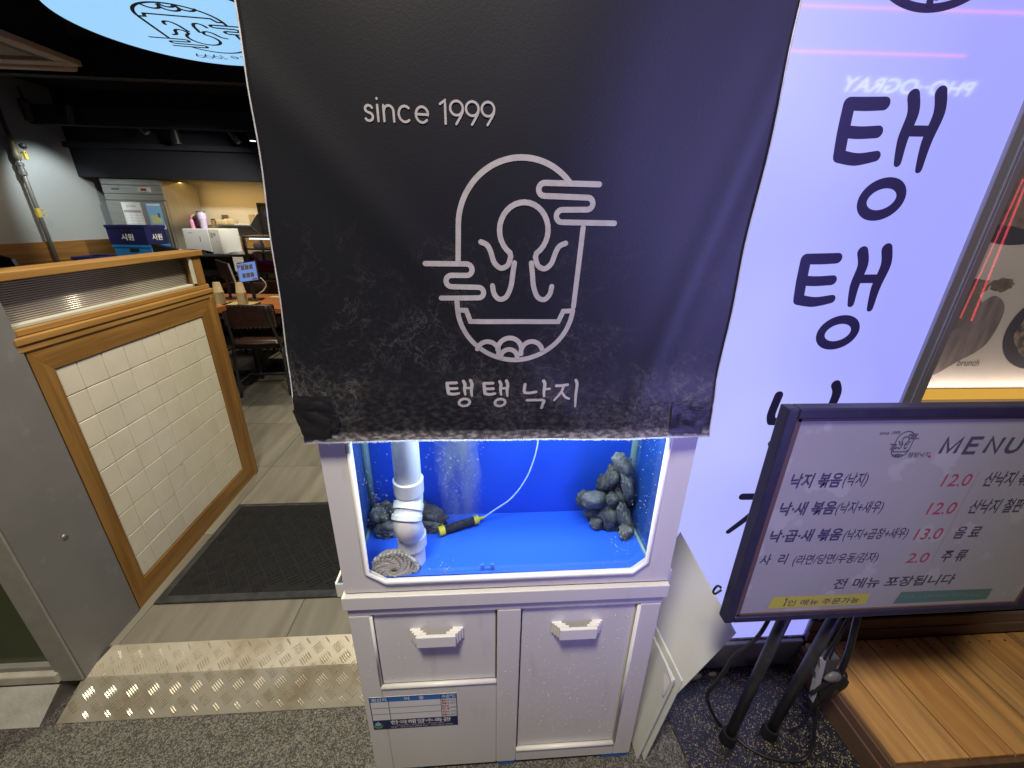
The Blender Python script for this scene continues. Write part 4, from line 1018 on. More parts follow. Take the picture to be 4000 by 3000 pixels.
# ================================================================== MENU BOARD
mb = thing('menu_board', 'framed menu board on two black pipe legs in front of the lit sign', 'menu board', (.9, .73, 0))
x0, x1, z0, z1 = .606, 1.452, .656, 1.262
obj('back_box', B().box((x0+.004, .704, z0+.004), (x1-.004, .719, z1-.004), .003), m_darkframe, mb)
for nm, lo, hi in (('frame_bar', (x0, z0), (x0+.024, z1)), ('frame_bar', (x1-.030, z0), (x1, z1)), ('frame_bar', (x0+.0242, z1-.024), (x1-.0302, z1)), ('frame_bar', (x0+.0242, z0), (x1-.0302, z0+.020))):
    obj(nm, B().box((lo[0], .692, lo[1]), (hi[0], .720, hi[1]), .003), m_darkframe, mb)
m_lip = mat('rusty_inner_lip', (.10, .055, .05), .6)
obj('inner_lip', B().box((x0+.0242, .697, z0+.0202), (x0+.038, .7035, z1-.0242)).box((x1-.038, .697, z0+.0202), (x1-.0302, .7035, z1-.0242)).box((x0+.0312, .697, z1-.031), (x1-.0382, .7035, z1-.0242)).box((x0+.0312, .697, z0+.0202), (x1-.0382, .7035, z0+.024)), m_lip, mb)
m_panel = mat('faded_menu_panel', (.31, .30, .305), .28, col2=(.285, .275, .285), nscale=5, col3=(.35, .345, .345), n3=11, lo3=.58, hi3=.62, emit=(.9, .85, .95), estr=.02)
obj('panel', B().box((x0+.029, .7005, z0+.022), (x1-.036, .7038, z1-.028)), m_panel, mb)
MP = lambda x, z, h=0: Vector((x, .7003 - h, z))
m_nv = mat('navy_menu_print', (.045, .04, .10), .5); m_gr = mat('grey_menu_print', (.06, .06, .085), .5); m_rd = mat('red_menu_print', (.36, .05, .08), .5)
for s_, q, m_, bo_ in (('낙지 볶음', (.666, 1.064, .785, 1.103), m_nv, .022), ('(낙지)', (.790, 1.061, .846, 1.102), m_nv, .008), ('12.0', (1.030, 1.059, 1.098, 1.092), m_rd, .002), ('산낙지 볶음', (1.132, 1.056, 1.268, 1.096), m_gr, .015), 
                      ('낙·새 볶음', (.662, .989, .796, 1.027), m_nv, .022), ('(낙지+새우)', (.799, .985, .912, 1.024), m_nv, .008), ('12.0', (1.028, .980, 1.097, 1.014), m_rd, .002), ('산낙지 철판', (1.132, .979, 1.270, 1.020), m_gr, .015),
                      ('낙·곱·새 볶음', (.660, .911, .838, .948), m_nv, .022), ('(낙지+곱창+새우)', (.844, .906, 1.006, .944), m_nv, .008), ('13.0', (1.028, .905, 1.096, .938), m_rd, .002), ('음 료', (1.130, .904, 1.196, .941), m_gr, .015),
                      ('사  리', (.655, .842, .722, .875), m_nv, .015), ('(라면/당면/우동/감자)', (.740, .833, .958, .870), m_nv, .006), ('2.0', (1.038, .831, 1.094, .862), m_rd, .002), ('주 류', (1.128, .830, 1.194, .867), m_gr, .015),
                      ('전 메뉴 포장됩니다', (.871, .752, 1.199, .787), m_gr, .014), ('since 1999', (.830, 1.196, .875, 1.204), m_gr, 0), ('탱탱낙지', (.917, 1.138, .966, 1.151), m_gr, 0)):
    text(s_, *q, MP, m_, mb, bold=bo_, h=.0004, shear=.08)
b = B(); emblem(b, lambda x, y, h: MP(.893+x*.19, 1.172+y*.19, .0004+h), .0095); obj('emblem', b, m_gr, mb)
b = B(); MN = lambda x, y, h: MP(.990 + x*.0415 + (y-.5)*.004, 1.147 + y*.037, .0004 + h)
for pl_ in ([(0, 0), (0, 1), (.42, .12), (.84, 1), (.84, 0)], [(2.02, 1), (1.36, 1), (1.36, 0), (2.02, 0)], [(1.36, .52), (1.95, .52)], [(2.52, 0), (2.52, 1), (3.2, 0), (3.2, 1)], [(3.7, 1), (3.7, .3), (3.8, .08), (4.0, 0), (4.2, .04), (4.36, .18), (4.4, .35), (4.4, 1)]):
    b.stroke(pl_, .20, MN, smoothn=0, caps=False)
obj('lettering', b, m_gr, mb)
b = B(); disc_ = [MP(.969+.003*math.cos(a), 1.1395+.003*math.sin(a), .0004) for a in [k*math.pi/6 for k in range(12)]]; b.poly(disc_); obj('red_dot', b, m_rd, mb)
b = B(); b.poly([MP(x, z, .0003) for x, z in ((1.1070, .828), (1.1088, .828), (1.1088, 1.098), (1.1070, 1.098))]); obj('divider_line', b, mat('divider_print', (.28, .25, .28), .5), mb)
b = B(); b.poly([MP(x, z, .0003) for x, z in ((.716, .692), (.981, .692), (.985, .731), (.722, .733))]); ys_ = obj('yellow_strip', b, mat('yellow_tape', (.50, .46, .06), .4, col2=(.46, .42, .10), nscale=7), mb)
b = B(); b.stroke([(.7560, .7225), (.7608, .7268), (.7578, .6995)], .0030, lambda x, y, h: MP(x, y, .0008 + h), smoothn=0, caps=False); obj('lettering', b, m_nv, ys_); text('인 메뉴 주문가능', .766, .700, .960, .720, MP, m_nv, ys_, h=.0008, shear=.1)
b = B(); b.poly([MP(x, z, .0003) for x, z in ((1.060, .690), (1.326, .691), (1.326, .729), (1.068, .731))]); gs = obj('green_strip', b, mat('green_tape', (.10, .19, .165), .4), mb)
b = B(); rnd = random.Random(2)
for k in range(60):
    x = 1.074 + k*.0041; z = .704 + rnd.random()*.010; rect(b, x, z, x+.0025, z+.0012+.006*rnd.random(), MP, .0007)
obj('worn_print', b, mat('faded_green_print', (.20, .30, .27), .5), gs)
for xt, xf, yf in ((.826, .797, .757), (.978, .945, .764)):
    lg = obj('leg', B().tube([(xf, yf, .012), (xt, .742, .70)], .0150, 16), m_blackmetal, mb, True)
    obj('foot_collar', B().tube([(xf-.001, yf, .009), (xf+.0012, yf-.001, .052)], [.0245, .023], 18), m_rubber, lg, 'auto')
obj('leg_bracket', B().box((.80, .730, .69), (1.0, .752, .76), .002), m_blackmetal, mb)
def cable(pts, r_, label): return tag(obj('cable', B().tube(pts, r_, 8, True, 6), m_cable, None, True), label, 'cable')
cable([(.785, .745, .70), (.768, .735, .612), (.745, .73, .539), (.698, .73, .472), (.689, .733, .413), (.679, .74, .342), (.685, .765, .24), (.735, .79, .12), (.79, .80, .02), (.815, .79, .0125), (.843, .742, .0125), (.899, .704, .0125), (.962, .690, .0125), (1.015, .69, .016), (1.040, .705, .06), (1.040, .72, .12), (1.041, .738, .20)], .0052, 'long black cable looping from the board past the legs to the plug bundle')
cable([(1.036, .748, .70), (1.033, .74, .597), (1.050, .74, .50), (1.059, .74, .439), (1.068, .742, .345)], .0085, 'thick black cable hanging straight from the board into the plug bundle')
cable([(1.010, .750, .70), (1.004, .738, .60), (.990, .732, .52), (.985, .735, .44), (.995, .74, .40)], .0035, 'thin dark cable hanging down along the second leg')
cable([(1.018, .752, .70), (1.014, .742, .58), (1.000, .735, .47), (1.010, .74, .40)], .003, 'thin grey cable between the second leg and the thick cable')
cable([(.610, .738, .72), (.592, .734, .712), (.583, .731, .726), (.589, .730, .744), (.600, .732, .738), (.606, .738, .728)], .0028, 'small black cable loop at the left edge of the menu board')
cable([(.905, .765, .012), (.95, .79, .012), (.99, .80, .012), (1.02, .77, .016), (1.03, .745, .10), (1.03, .742, .19)], .0035, 'short black cable lying on the wet sheet behind the second foot')
pg = thing('plug_bundle', 'taped bundle of dark plugs and adapters hanging beside the deck edge', 'plugs', (1.03, .745, .30))
obj('adapter', B().box((.985, .735, .335), (1.040, .765, .425), .006), mat('dark_grey_adapter', (.06, .06, .065), .5), pg)
obj('white_plug', B().prism([(.968, .733, .435), (.982, .733, .39), (.988, .733, .33), (1.002, .733, .24), (1.012, .733, .225), (1.010, .733, .30), (.992, .733, .42)], (0, .012, 0)), mat('white_cable_tape', (.45, .45, .5), .5), pg)
obj('plug_body', B().ball((1.045, .745, .292), (.040, .022, .068), 3, .3, 2.2).ball((1.078, .745, .31), (.022, .02, .045), 3, .25), m_cable, pg, True)
obj('plug_cap', B().ball((1.030, .728, .355), (.026, .010, .020), 3, .2), mat('grey_plug', (.16, .16, .18), .45), pg, True)
obj('tape_wrap', B().ball((1.035, .748, .225), (.022, .017, .05), 3, .3).tube([(1.06, .735, .36), (1.02, .728, .33), (.99, .735, .27)], .006, 8, True, 5), m_tape, pg, True)

# ================================================================== DISC CEILING SIGN
ds = thing('round_ceiling_sign', 'round pale blue backlit ceiling sign with the octopus emblem over the entrance', 'sign', (-1.561, 2.785, 2.5))
obj('face', B().lathe((-1.561, 2.785, 2.5), [(.538, 0), (.538, .004)], 96), emis('backlit_pale_blue', (.34, .66, 1), .98), ds)
obj('rim', B().lathe((-1.561, 2.785, 2.5045), [(.541, 0), (.545, .002), (.545, .11), (.53, .115)], 96), m_blackmetal, ds, 'auto')
th = R(5); cx, cy, S_ = -1.515, 2.80, 1.86
def DS(x, y, h=0):
    u, v_ = -x*S_, y*S_
    return Vector((cx + u*math.cos(th) - v_*math.sin(th), cy + u*math.sin(th) + v_*math.cos(th), 2.4992 - h))
m_dink = mat('navy_sign_print', (.02, .025, .05), .5)
b = B(); emblem(b, DS, .0088); obj('emblem', b, m_dink, ds)
b = B(); since(b, lambda x, y, h: DS(-.105 + x*.0366, .184 + y*.040, .0004 + h), .10); obj('lettering', b, m_dink, ds)

# ================================================================== INTERIOR FURNITURE
# gas pipe
gpz = thing('gas_pipe', 'grey gas pipe with yellow valve running down the side wall', 'pipe', (-5.23, 5.53, ZF))
m_pipe = mat('pipe_grey', (.16, .155, .14), .45, .4)
obj('pipe', B().tube([(-5.235, 5.53, ZF), (-5.235, 5.53, 2.98)], .021, 12), m_pipe, gpz, True)
obj('valve_body', B().lathe((-5.235, 5.53, 2.12), [(.02, 0), (.036, .02), (.042, .06), (.03, .10), (.036, .14), (.034, .22), (.02, .25)], 14), mat('brass_valve', (.30, .27, .17), .4, .4), gpz, True)
obj('valve_handle', B().box((-5.19, 5.555, 2.14), (-5.165, 5.585, 2.22), .004).box((-5.215, 5.56, 2.20), (-5.165, 5.58, 2.225), .003), mat('yellow_handle', (.55, .40, .04), .5), gpz)
obj('regulator', B().ball((-5.18, 5.585, 2.275), (.034, .034, .03), 3), m_blackmetal, gpz, True)
obj('union', B().lathe((-5.235, 5.53, 1.97), [(.022, 0), (.034, .01), (.034, .05), (.028, .055), (.028, .10), (.036, .105), (.036, .13), (.022, .14)], 12), m_steel, gpz, 'auto')
obj('yellow_tag', B().lathe((-5.235, 5.53, 1.53), [(.023, 0), (.0235, .0), (.0235, .10), (.022, .10)], 12).box((-5.215, 5.55, 1.55), (-5.19, 5.585, 1.56)).box((-5.215, 5.55, 1.60), (-5.19, 5.585, 1.61)), mat('yellow_handle', (.55, .40, .04), .5), gpz)

# refrigerator
fr_ = thing('refrigerator', 'tall commercial steel refrigerator under the black fascia', 'refrigerator', (-4.77, 6.8, ZF))
fx0, fx1, fy = -5.145, -4.385, 6.415
obj('body', B().box((fx0, fy+.03, ZF+.12), (fx1, 7.17, 2.02), .006), m_steelside, fr_)
obj('header', B().box((fx0-.003, fy, 1.765), (fx1+.003, fy+.03, 1.838), .004).box((fx0-.003, fy, 1.842), (fx1+.003, fy+.03, 1.948), .004).box((fx0-.003, fy, 1.952), (fx1+.003, fy+.03, 2.022), .004), m_steel, fr_)
obj('door', B().box((fx0+.004, fy-.028, ZF+.16), (fx1-.03, fy+.028, 1.752), .010), m_steel, fr_)
obj('door_trim', B().box((fx1-.027, fy-.02, ZF+.16), (fx1-.002, fy+.029, 1.752), .004), m_steelside, fr_)
obj('control_panel', B().box((-4.70, fy-.012, 1.862), (-4.525, fy-.001, 1.928), .004), mat('panel_silver', (.42, .42, .40), .4), fr_)
obj('display', B().box((-4.645, fy-.0145, 1.880), (-4.575, fy-.0125, 1.912)), mat('display_dark', (.02, .01, .01), .2, emit=(.6, .06, .04), estr=.12), fr_)
obj('name_plate', B().box((-5.03, fy-.006, 1.888), (-4.935, fy-.0005, 1.908)), mat('plate_dark', (.10, .10, .10), .4), fr_)
for k in range(4): obj('leg', B().lathe((fx0+.08 if k % 2 else fx1-.08, 6.5 if k < 2 else 7.1, ZF), [(.02, 0), (.02, .12)], 10), m_blackmetal, fr_)
NM = plane_map((0, fy-.0295, 0), (1, 0, 0), (0, 0, 1), (0, -1, 0))
na = thing('paper_notice', 'white printed table notice on the refrigerator door', 'notice', (-4.83, fy-.03, 1.37))
obj('paper', B().box((-4.945, fy-.0298, 1.365), (-4.70, fy-.0285, 1.735)), m_paper, na)
b = B()
for k in range(7): rect(b, -4.935, 1.39+k*.036, -4.71, 1.3918+k*.036, NM, .0008)
for k in range(4): rect(b, -4.935+k*.0745, 1.39, -4.933+k*.0745, 1.61, NM, .0010)
obj('table_lines', b, m_gr, na)
b = B(); rect(b, -4.935, 1.608, -4.71, 1.637, NM, .0007); obj('header_band', b, mat('mauve_print', (.38, .34, .42), .7), na)
text('원산지 표시판', -4.885, 1.672, -4.765, 1.700, NM, m_gr, na, h=.0008)
nb = thing('blue_leaflet', 'light blue and yellow leaflet at the right of the refrigerator door', 'notice', (-4.54, fy-.03, 1.39))
obj('paper', B().box((-4.63, fy-.0298, 1.395), (-4.44, fy-.0285, 1.73)), mat('leaflet_blue', (.22, .45, .72), .6), nb)
b = B(); rect(b, -4.60, 1.47, -4.47, 1.575, NM, .0008); obj('yellow_print', b, mat('leaflet_yellow', (.62, .62, .18), .6, col2=(.45, .55, .35), nscale=30), nb)
b = B(); rect(b, -4.63, 1.395, -4.44, 1.45, NM, .0007); rect(b, -4.62, 1.70, -4.45, 1.715, NM, .0007); obj('pale_print', b, m_paper, nb)
b = B(); rect(b, -4.505, 1.545, -4.475, 1.605, NM, .0010); obj('figure_print', b, mat('leaflet_navy', (.06, .14, .25), .6), nb)

# crates
def crate(x0, y0, z0, sx, sy, sz, col, label, txt, sub):
    c_ = thing('beer_crate', label, 'crate', (x0+sx/2, y0+sy/2, z0), 'plastic bottle crates stacked at the refrigerator')
    m_ = mat('crate_plastic_'+('navy' if col[0] < .02 else 'blue'), col, .4)
    t = .018; b = B()
    b.box((x0, y0, z0), (x0+sx, y0+sy, z0+.02), .004)
    b.box((x0, y0, z0+.021), (x0+sx, y0+t, z0+sz), .004).box((x0, y0+sy-t, z0+.021), (x0+sx, y0+sy, z0+sz), .004).box((x0, y0+t+.001, z0+.021), (x0+t, y0+sy-t-.001, z0+sz), .004).box((x0+sx-t, y0+t+.001, z0+.021), (x0+sx, y0+sy-t-.001, z0+sz), .004)
    obj('shell', b, m_, c_)
    obj('rim', B().box((x0-.008, y0-.008, z0+sz-.035), (x0+sx+.008, y0-.0005, z0+sz), .004).box((x0+sx+.0005, y0-.0004, z0+sz-.035), (x0+sx+.008, y0+sy+.008, z0+sz), .004), m_, c_)
    hm = mat('crate_grip_dark', (.01, .012, .03), .6)
    obj('grip', B().box((x0+sx*.42, y0-.003, z0+sz-.085), (x0+sx*.66, y0-.0006, z0+sz-.045), .004).box((x0+sx+.0006, y0+sy*.35, z0+sz-.085), (x0+sx+.003, y0+sy*.65, z0+sz-.045), .004), hm, c_)
    f1 = plane_map((x0, y0-.0006, z0), (1, 0, 0), (0, 0, 1), (0, -1, 0)); f2 = plane_map((x0+sx+.0006, y0, z0), (0, 1, 0), (0, 0, 1), (1, 0, 0))
    if not sub:
        text(txt, sx*.34, sz*.22, sx*.66, sz*.56, f1, m_wprint, c_, bold=.02); text(txt, sy*.25, sz*.22, sy*.75, sz*.56, f2, m_wprint, c_, bold=.02)
    else:
        text(txt, sx*.36, sz*.26, sx*.80, sz*.42, f1, m_wprint, c_)
        b = B(); b.poly([f1(sx*.26+.02*math.cos(a), sz*.34+.022*math.sin(a), .0006) for a in [k*math.pi/7 for k in range(14)]]); obj('round_mark', b, m_wprint, c_)
    return c_
crate(-4.82, 5.86, 1.218, .47, .36, .236, (.012, .014, .095), 'navy crate with white lettering on top of the light blue crate', '시원', False)
crate(-4.80, 5.87, .975, .46, .35, .240, (.02, .20, .52), 'light blue crate under the navy one', '하이트진로', True)
crate(-4.79, 5.88, .732, .45, .34, .240, (.021, .20, .52), 'light blue crate at the hidden bottom of the stack', '하이트진로', True)
crate(-5.25, 5.75, .80, .34, .36, .27, (.012, .014, .096), 'navy crate against the wainscot at the left of the stack', '시원', False)
tag(obj('crate_bench', B().box((-5.26, 5.72, ZF), (-4.28, 6.28, .725), .01), mat('dark_bench', (.05, .03, .02), .6)), 'dark low bench under the crates', 'bench')
tag(obj('crate_lid_stand', B().box((-5.25, 5.76, .726), (-4.90, 6.1, .799), .006), mat('dark_bench', (.05, .03, .02), .6)), 'low block under the left navy crate', 'block')

# kitchen counter, water purifier, shelf
kc = thing('kitchen_counter', 'steel kitchen counter behind the water purifier', 'counter', (-3.5, 5.9, ZF))
obj('worktop', B().box((-3.72, 5.45, 1.118), (-2.95, 6.3, 1.15), .004), m_steel, kc)
obj('back_splash', B().box((-3.72, 6.28, 1.151), (-2.95, 6.299, 1.31), .003), m_oak, kc)
obj('side_panel', B().box((-3.70, 5.48, ZF), (-3.66, 6.25, 1.117)).box((-3.0, 5.48, ZF), (-2.97, 6.25, 1.117)), m_steelside, kc)
obj('shelf', B().box((-3.65, 5.5, .60), (-3.01, 6.2, .62)), m_steel, kc)
wp = thing('water_purifier', 'white countertop water purifier with black dispensing bay', 'water purifier', (-3.42, 5.5, .86))
b = B(); b.prism([(-3.628, 5.46, 1.20), (-3.628, 5.46, 1.437), (-3.33, 5.46, 1.437), (-3.33, 5.46, 1.165), (-3.43, 5.46, 1.20)], (0, .42, 0)); bmesh.ops.bevel(b.bm, geom=b.bm.edges[:], offset=.006, segments=2, affect='EDGES'); obj('housing', b, m_white2, wp)
obj('side_cover', B().box((-3.3295, 5.462, 1.151), (-3.205, 5.88, 1.436), .004), mat('white_side', (.68, .67, .62), .4), wp)
obj('bay', B().box((-3.622, 5.52, .90), (-3.34, 5.86, 1.198), .004), m_blackmetal, wp)
obj('drip_tray', B().box((-3.625, 5.42, .86), (-3.33, 5.86, .899), .006), m_blackmetal, wp)
obj('nozzle', B().lathe((-3.45, 5.50, 1.10), [(.012, 0), (.016, .03), (.016, .1)], 12), m_steel, wp, True)
b = B(); FW = plane_map((0, 5.4595, 0), (1, 0, 0), (0, 0, 1), (0, -1, 0)); rect(b, -3.57, 1.388, -3.515, 1.392, FW, .0003); rect(b, -3.445, 1.29, -3.438, 1.35, FW, .0003); rect(b, -3.448, 1.245, -3.442, 1.25, FW, .0003); obj('print_marks', b, m_gr, wp)
b = B(); f2 = lambda x, z, h: Vector((x, 5.4610-h, z)); rect(b, -3.31, 1.34, -3.285, 1.40, f2, .0006); rect(b, -3.28, 1.36, -3.25, 1.395, f2, .0006); rect(b, -3.26, 1.29, -3.245, 1.297, f2, .0006); obj('sticker', b, mat('sticker_mix', (.55, .5, .2), .6, col2=(.25, .22, .5), nscale=60), wp)
tag(obj('purifier_stand', B().box((-3.64, 5.42, ZF), (-3.20, 5.90, .859), .004), mat('dark_cabinet', (.02, .02, .022), .5)), 'dark cabinet under the water purifier', 'cabinet')
def bottle(name, x, y, z, prof, m_, label, cat, capm=None, capprof=None):
    t = thing(name, label, cat, (x, y, z)); obj('body', B().lathe((x, y, z), prof, 16), m_, t, 'auto')
    if capm: obj('cap', B().lathe((x, y, z), capprof, 12), capm, t, 'auto')
    return t
zt = 1.4375
m_pink = mat('pink_plastic', (.55, .16, .34), .35); m_clearp = mat('pink_clear', (.5, .22, .32), .2)
bottle('soap_bottle', -3.575, 5.60, zt, [(.028, 0), (.03, .01), (.03, .075), (.02, .10), (.012, .11)], m_clearp, 'pink clear soap bottle at the left on the purifier', 'bottle', m_pink, [(.012, .111), (.014, .115), (.014, .14), (.002, .142)])
bx = thing('pink_box', 'pink and cream snack box on the water purifier', 'box', (-3.545, 5.66, zt))
obj('box', B().box((-3.585, 5.64, zt), (-3.51, 5.69, zt+.125), .003), m_pink, bx); obj('flap', B().box((-3.588, 5.637, zt+.126), (-3.507, 5.692, zt+.155), .004), mat('cream_flap', (.62, .52, .34), .6), bx)
bottle('brown_bottle', -3.485, 5.62, zt, [(.022, 0), (.022, .06), (.01, .085), (.01, .10)], mat('brown_glass', (.10, .05, .02), .2), 'small brown bottle between pink box and tumbler', 'bottle', m_blackmetal, [(.0115, .1), (.0115, .12), (.002, .121)])
bottle('tumbler', -3.435, 5.58, zt, [(.030, 0), (.034, .005), (.042, .10), (.047, .105), (.049, .175), (.047, .18)], mat('lilac_tumbler', (.45, .38, .52), .35), 'tall lilac tumbler standing on the water purifier', 'tumbler', m_steel, [(.047, .181), (.049, .183), (.049, .20), (.02, .205)])
sh = thing('wall_shelf', 'steel wall shelf with end bracket on the cream kitchen wall', 'shelf', (-3.93, 7.15, 1.44))
obj('board', B().box((-4.27, 6.98, 1.44), (-3.615, 7.298, 1.455), .002), m_steel, sh)
obj('end_bracket', B().prism([(-3.612, 6.985, 1.44), (-3.612, 7.298, 1.30), (-3.612, 7.298, 1.62), (-3.612, 7.25, 1.62), (-3.612, 6.985, 1.458)], (.006, 0, 0)), m_steelside, sh)
tag(obj('folded_towel', B().box((-4.13, 7.0, 1.4555), (-3.97, 7.2, 1.53), .02, 3).box((-4.02, 7.02, 1.4556), (-3.88, 7.2, 1.545), .025, 3), mat('cream_cloth', (.68, .58, .38), .8), None, True), 'folded cream towels on the wall shelf', 'towel')
tag(obj('white_tray', B().box((-3.86, 7.0, 1.4555), (-3.63, 7.22, 1.478), .005), m_white2), 'flat white tray at the right of the shelf', 'tray')
bottle('jar', -4.19, 7.06, 1.4555, [(.03, 0), (.03, .06), (.024, .065)], mat('ochre_jar', (.32, .22, .06), .5), 'ochre jar with black lid at the left of the shelf', 'jar', m_blackmetal, [(.028, .066), (.028, .085), (.002, .086)])
tag(obj('dark_box', B().box((-4.13, 7.20, 1.4555), (-4.07, 7.28, 1.60), .003), mat('smoke_box', (.12, .10, .09), .4)), 'dark narrow box behind the towels', 'box')
tag(obj('glass_jug', B().lathe((-3.69, 7.24, 1.479), [(.035, 0), (.04, .1), (.045, .14)], 14), glassmat('jug_glass', (.9, .88, .8), .05, 1.5), None, True), 'clear glass jug at the right end of the shelf', 'jug')
dw = thing('kitchen_doorway', 'dark kitchen doorway at the right of the cream wall', 'doorway', (-3.4, 7.28, ZF))
obj('opening', B().box((-3.57, 7.285, ZF), (-2.9, 7.299, 1.755)), mat('dark_opening', (.012, .013, .016), .7), dw)
obj('door_frame', B().box((-3.60, 7.27, ZF), (-3.571, 7.299, 1.785)).box((-3.5705, 7.27, 1.756), (-2.9, 7.299, 1.785)), m_navywall, dw)
obj('screen', B().box((-3.50, 7.278, 1.58), (-3.36, 7.284, 1.68)), mat('dim_screen', (.01, .01, .03), .3, emit=(.05, .05, .3), estr=.4), dw)
m_clear = glassmat('bottle_glass', (.82, .86, .84), .03, 1.6)
for x, y, h_, lb in ((-3.372, 5.98, .17, 'clear glass bottle nearest the purifier on the counter'), (-3.325, 5.96, .19, 'taller glass bottle with black stopper on the counter'), (-3.275, 6.0, .15, 'clear glass bottle at the right end of the row')):
    bottle('glass_bottle', x, y, 1.1505, [(.024, 0), (.025, .01), (.025, h_*.55), (.012, h_*.75), (.012, h_)], m_clear, lb, 'bottle', m_blackmetal if h_ > .16 else m_steel, [(.013, h_+.001), (.013, h_+.02), (.003, h_+.021)])
tag(obj('white_dish', B().lathe((-3.17, 5.62, 1.1505), [(.02, 0), (.055, .012), (.057, .014), (.02, .004)], 20), m_white2, None, True), 'small white dish on the counter beside the purifier', 'dish')
rk = thing('steel_rack', 'open steel rack with shelves right of the kitchen counter', 'rack', (-2.8, 5.7, ZF))
for x in (-2.93, -2.55):
    for y in (5.45, 5.85): obj('post', B().box((x-.015, y-.015, ZF), (x+.015, y+.015, 1.345), .003), m_steel, rk)
for z in (1.345, 1.205, .925): obj('shelf', B().box((-2.95, 5.43, z), (-2.53, 5.87, z+.02), .003), m_steel, rk)
obj('light_bar', B().box((-2.86, 5.44, 1.325), (-2.62, 5.47, 1.343)), emis('cool_lamp_bar', (.9, .97, 1), 1.1), rk)
tag(obj('red_basket', B().box((-2.90, 5.46, .9455), (-2.64, 5.66, 1.01), .012).box((-2.89, 5.47, 1.0105), (-2.65, 5.65, 1.016)), mat('red_plastic', (.50, .02, .03), .4)), 'red plastic basket on the lower rack shelf', 'basket')
tag(obj('pink_gloves', B().tube([(-2.90, 5.5, 1.14), (-2.86, 5.52, 1.07), (-2.78, 5.54, 1.035), (-2.66, 5.56, 1.03)], [.018, .02, .028, .022], 10, True, 4).tube([(-2.84, 5.57, 1.05), (-2.74, 5.56, 1.045), (-2.64, 5.60, 1.035)], [.02, .026, .018], 10, True, 4), mat('pink_rubber', (.62, .05, .30), .4), None, True), 'pink rubber gloves in the red basket', 'gloves')
tag(obj('white_bag', B().box((-2.955, 5.60, .9455), (-2.90, 5.75, 1.17), .02, 3), m_white2, None, True), 'white folded bag at the left of the red basket', 'bag')
tag(obj('pink_packet', B().box((-2.86, 5.5, 1.2255), (-2.77, 5.6, 1.285), .01, 2), mat('pale_pink', (.6, .42, .4), .6)), 'pale pink packet on the middle rack shelf', 'packet')

# tables
def table(x, y, sx, sy, label, burner=False, z=.86):
    t = thing('dining_table', label, 'table', (x+sx/2, y+sy/2, ZF), 'orange wood dining tables')
    obj('tabletop', B().box((x, y, z-.045), (x+sx, y+sy, z), .004), m_orange, t)
    obj('apron', B().box((x+.05, y+.05, z-.085), (x+sx-.05, y+sy-.05, z-.0455)), m_blackmetal, t)
    obj('column', B().box((x+sx*.5-.035, y+sy*.5-.035, ZF+.04), (x+sx*.5+.035, y+sy*.5+.035, z-.086), .003), m_blackmetal, t)
    obj('foot_bar', B().box((x+sx*.5-.03, y+.06, ZF), (x+sx*.5+.03, y+sy-.06, ZF+.039), .005).box((x+sx*.5-.28, y+sy*.5-.03, ZF), (x+sx*.5-.031, y+sy*.5+.03, ZF+.039), .005).box((x+sx*.5+.031, y+sy*.5-.03, ZF), (x+sx*.5+.28, y+sy*.5+.03, ZF+.039), .005), m_blackmetal, t)
    if burner: obj('burner', B().lathe((x+sx*.5, y+sy*.5, z+.0005), [(.14, 0), (.15, .004), (.10, .008), (.05, .005)], 24), m_blackmetal, t, 'auto')
    return t
table(-2.95, 3.60, 1.45, .72, 'orange wood table nearest the entrance with paper cups on trays')
table(-4.05, 5.55, .80, .62, 'far orange table with a round burner beside the half wall', True)
table(-3.02, 4.95, 1.3, .55, 'orange table half hidden behind the tablet screen')
tag(obj('green_card', B().box((-2.10, 4.12, .8605), (-1.95, 4.20, .8625)), mat('green_card_print', (.30, .48, .22), .6, col2=(.6, .65, .5), nscale=25)), 'small green card lying flat on the nearest table', 'card')

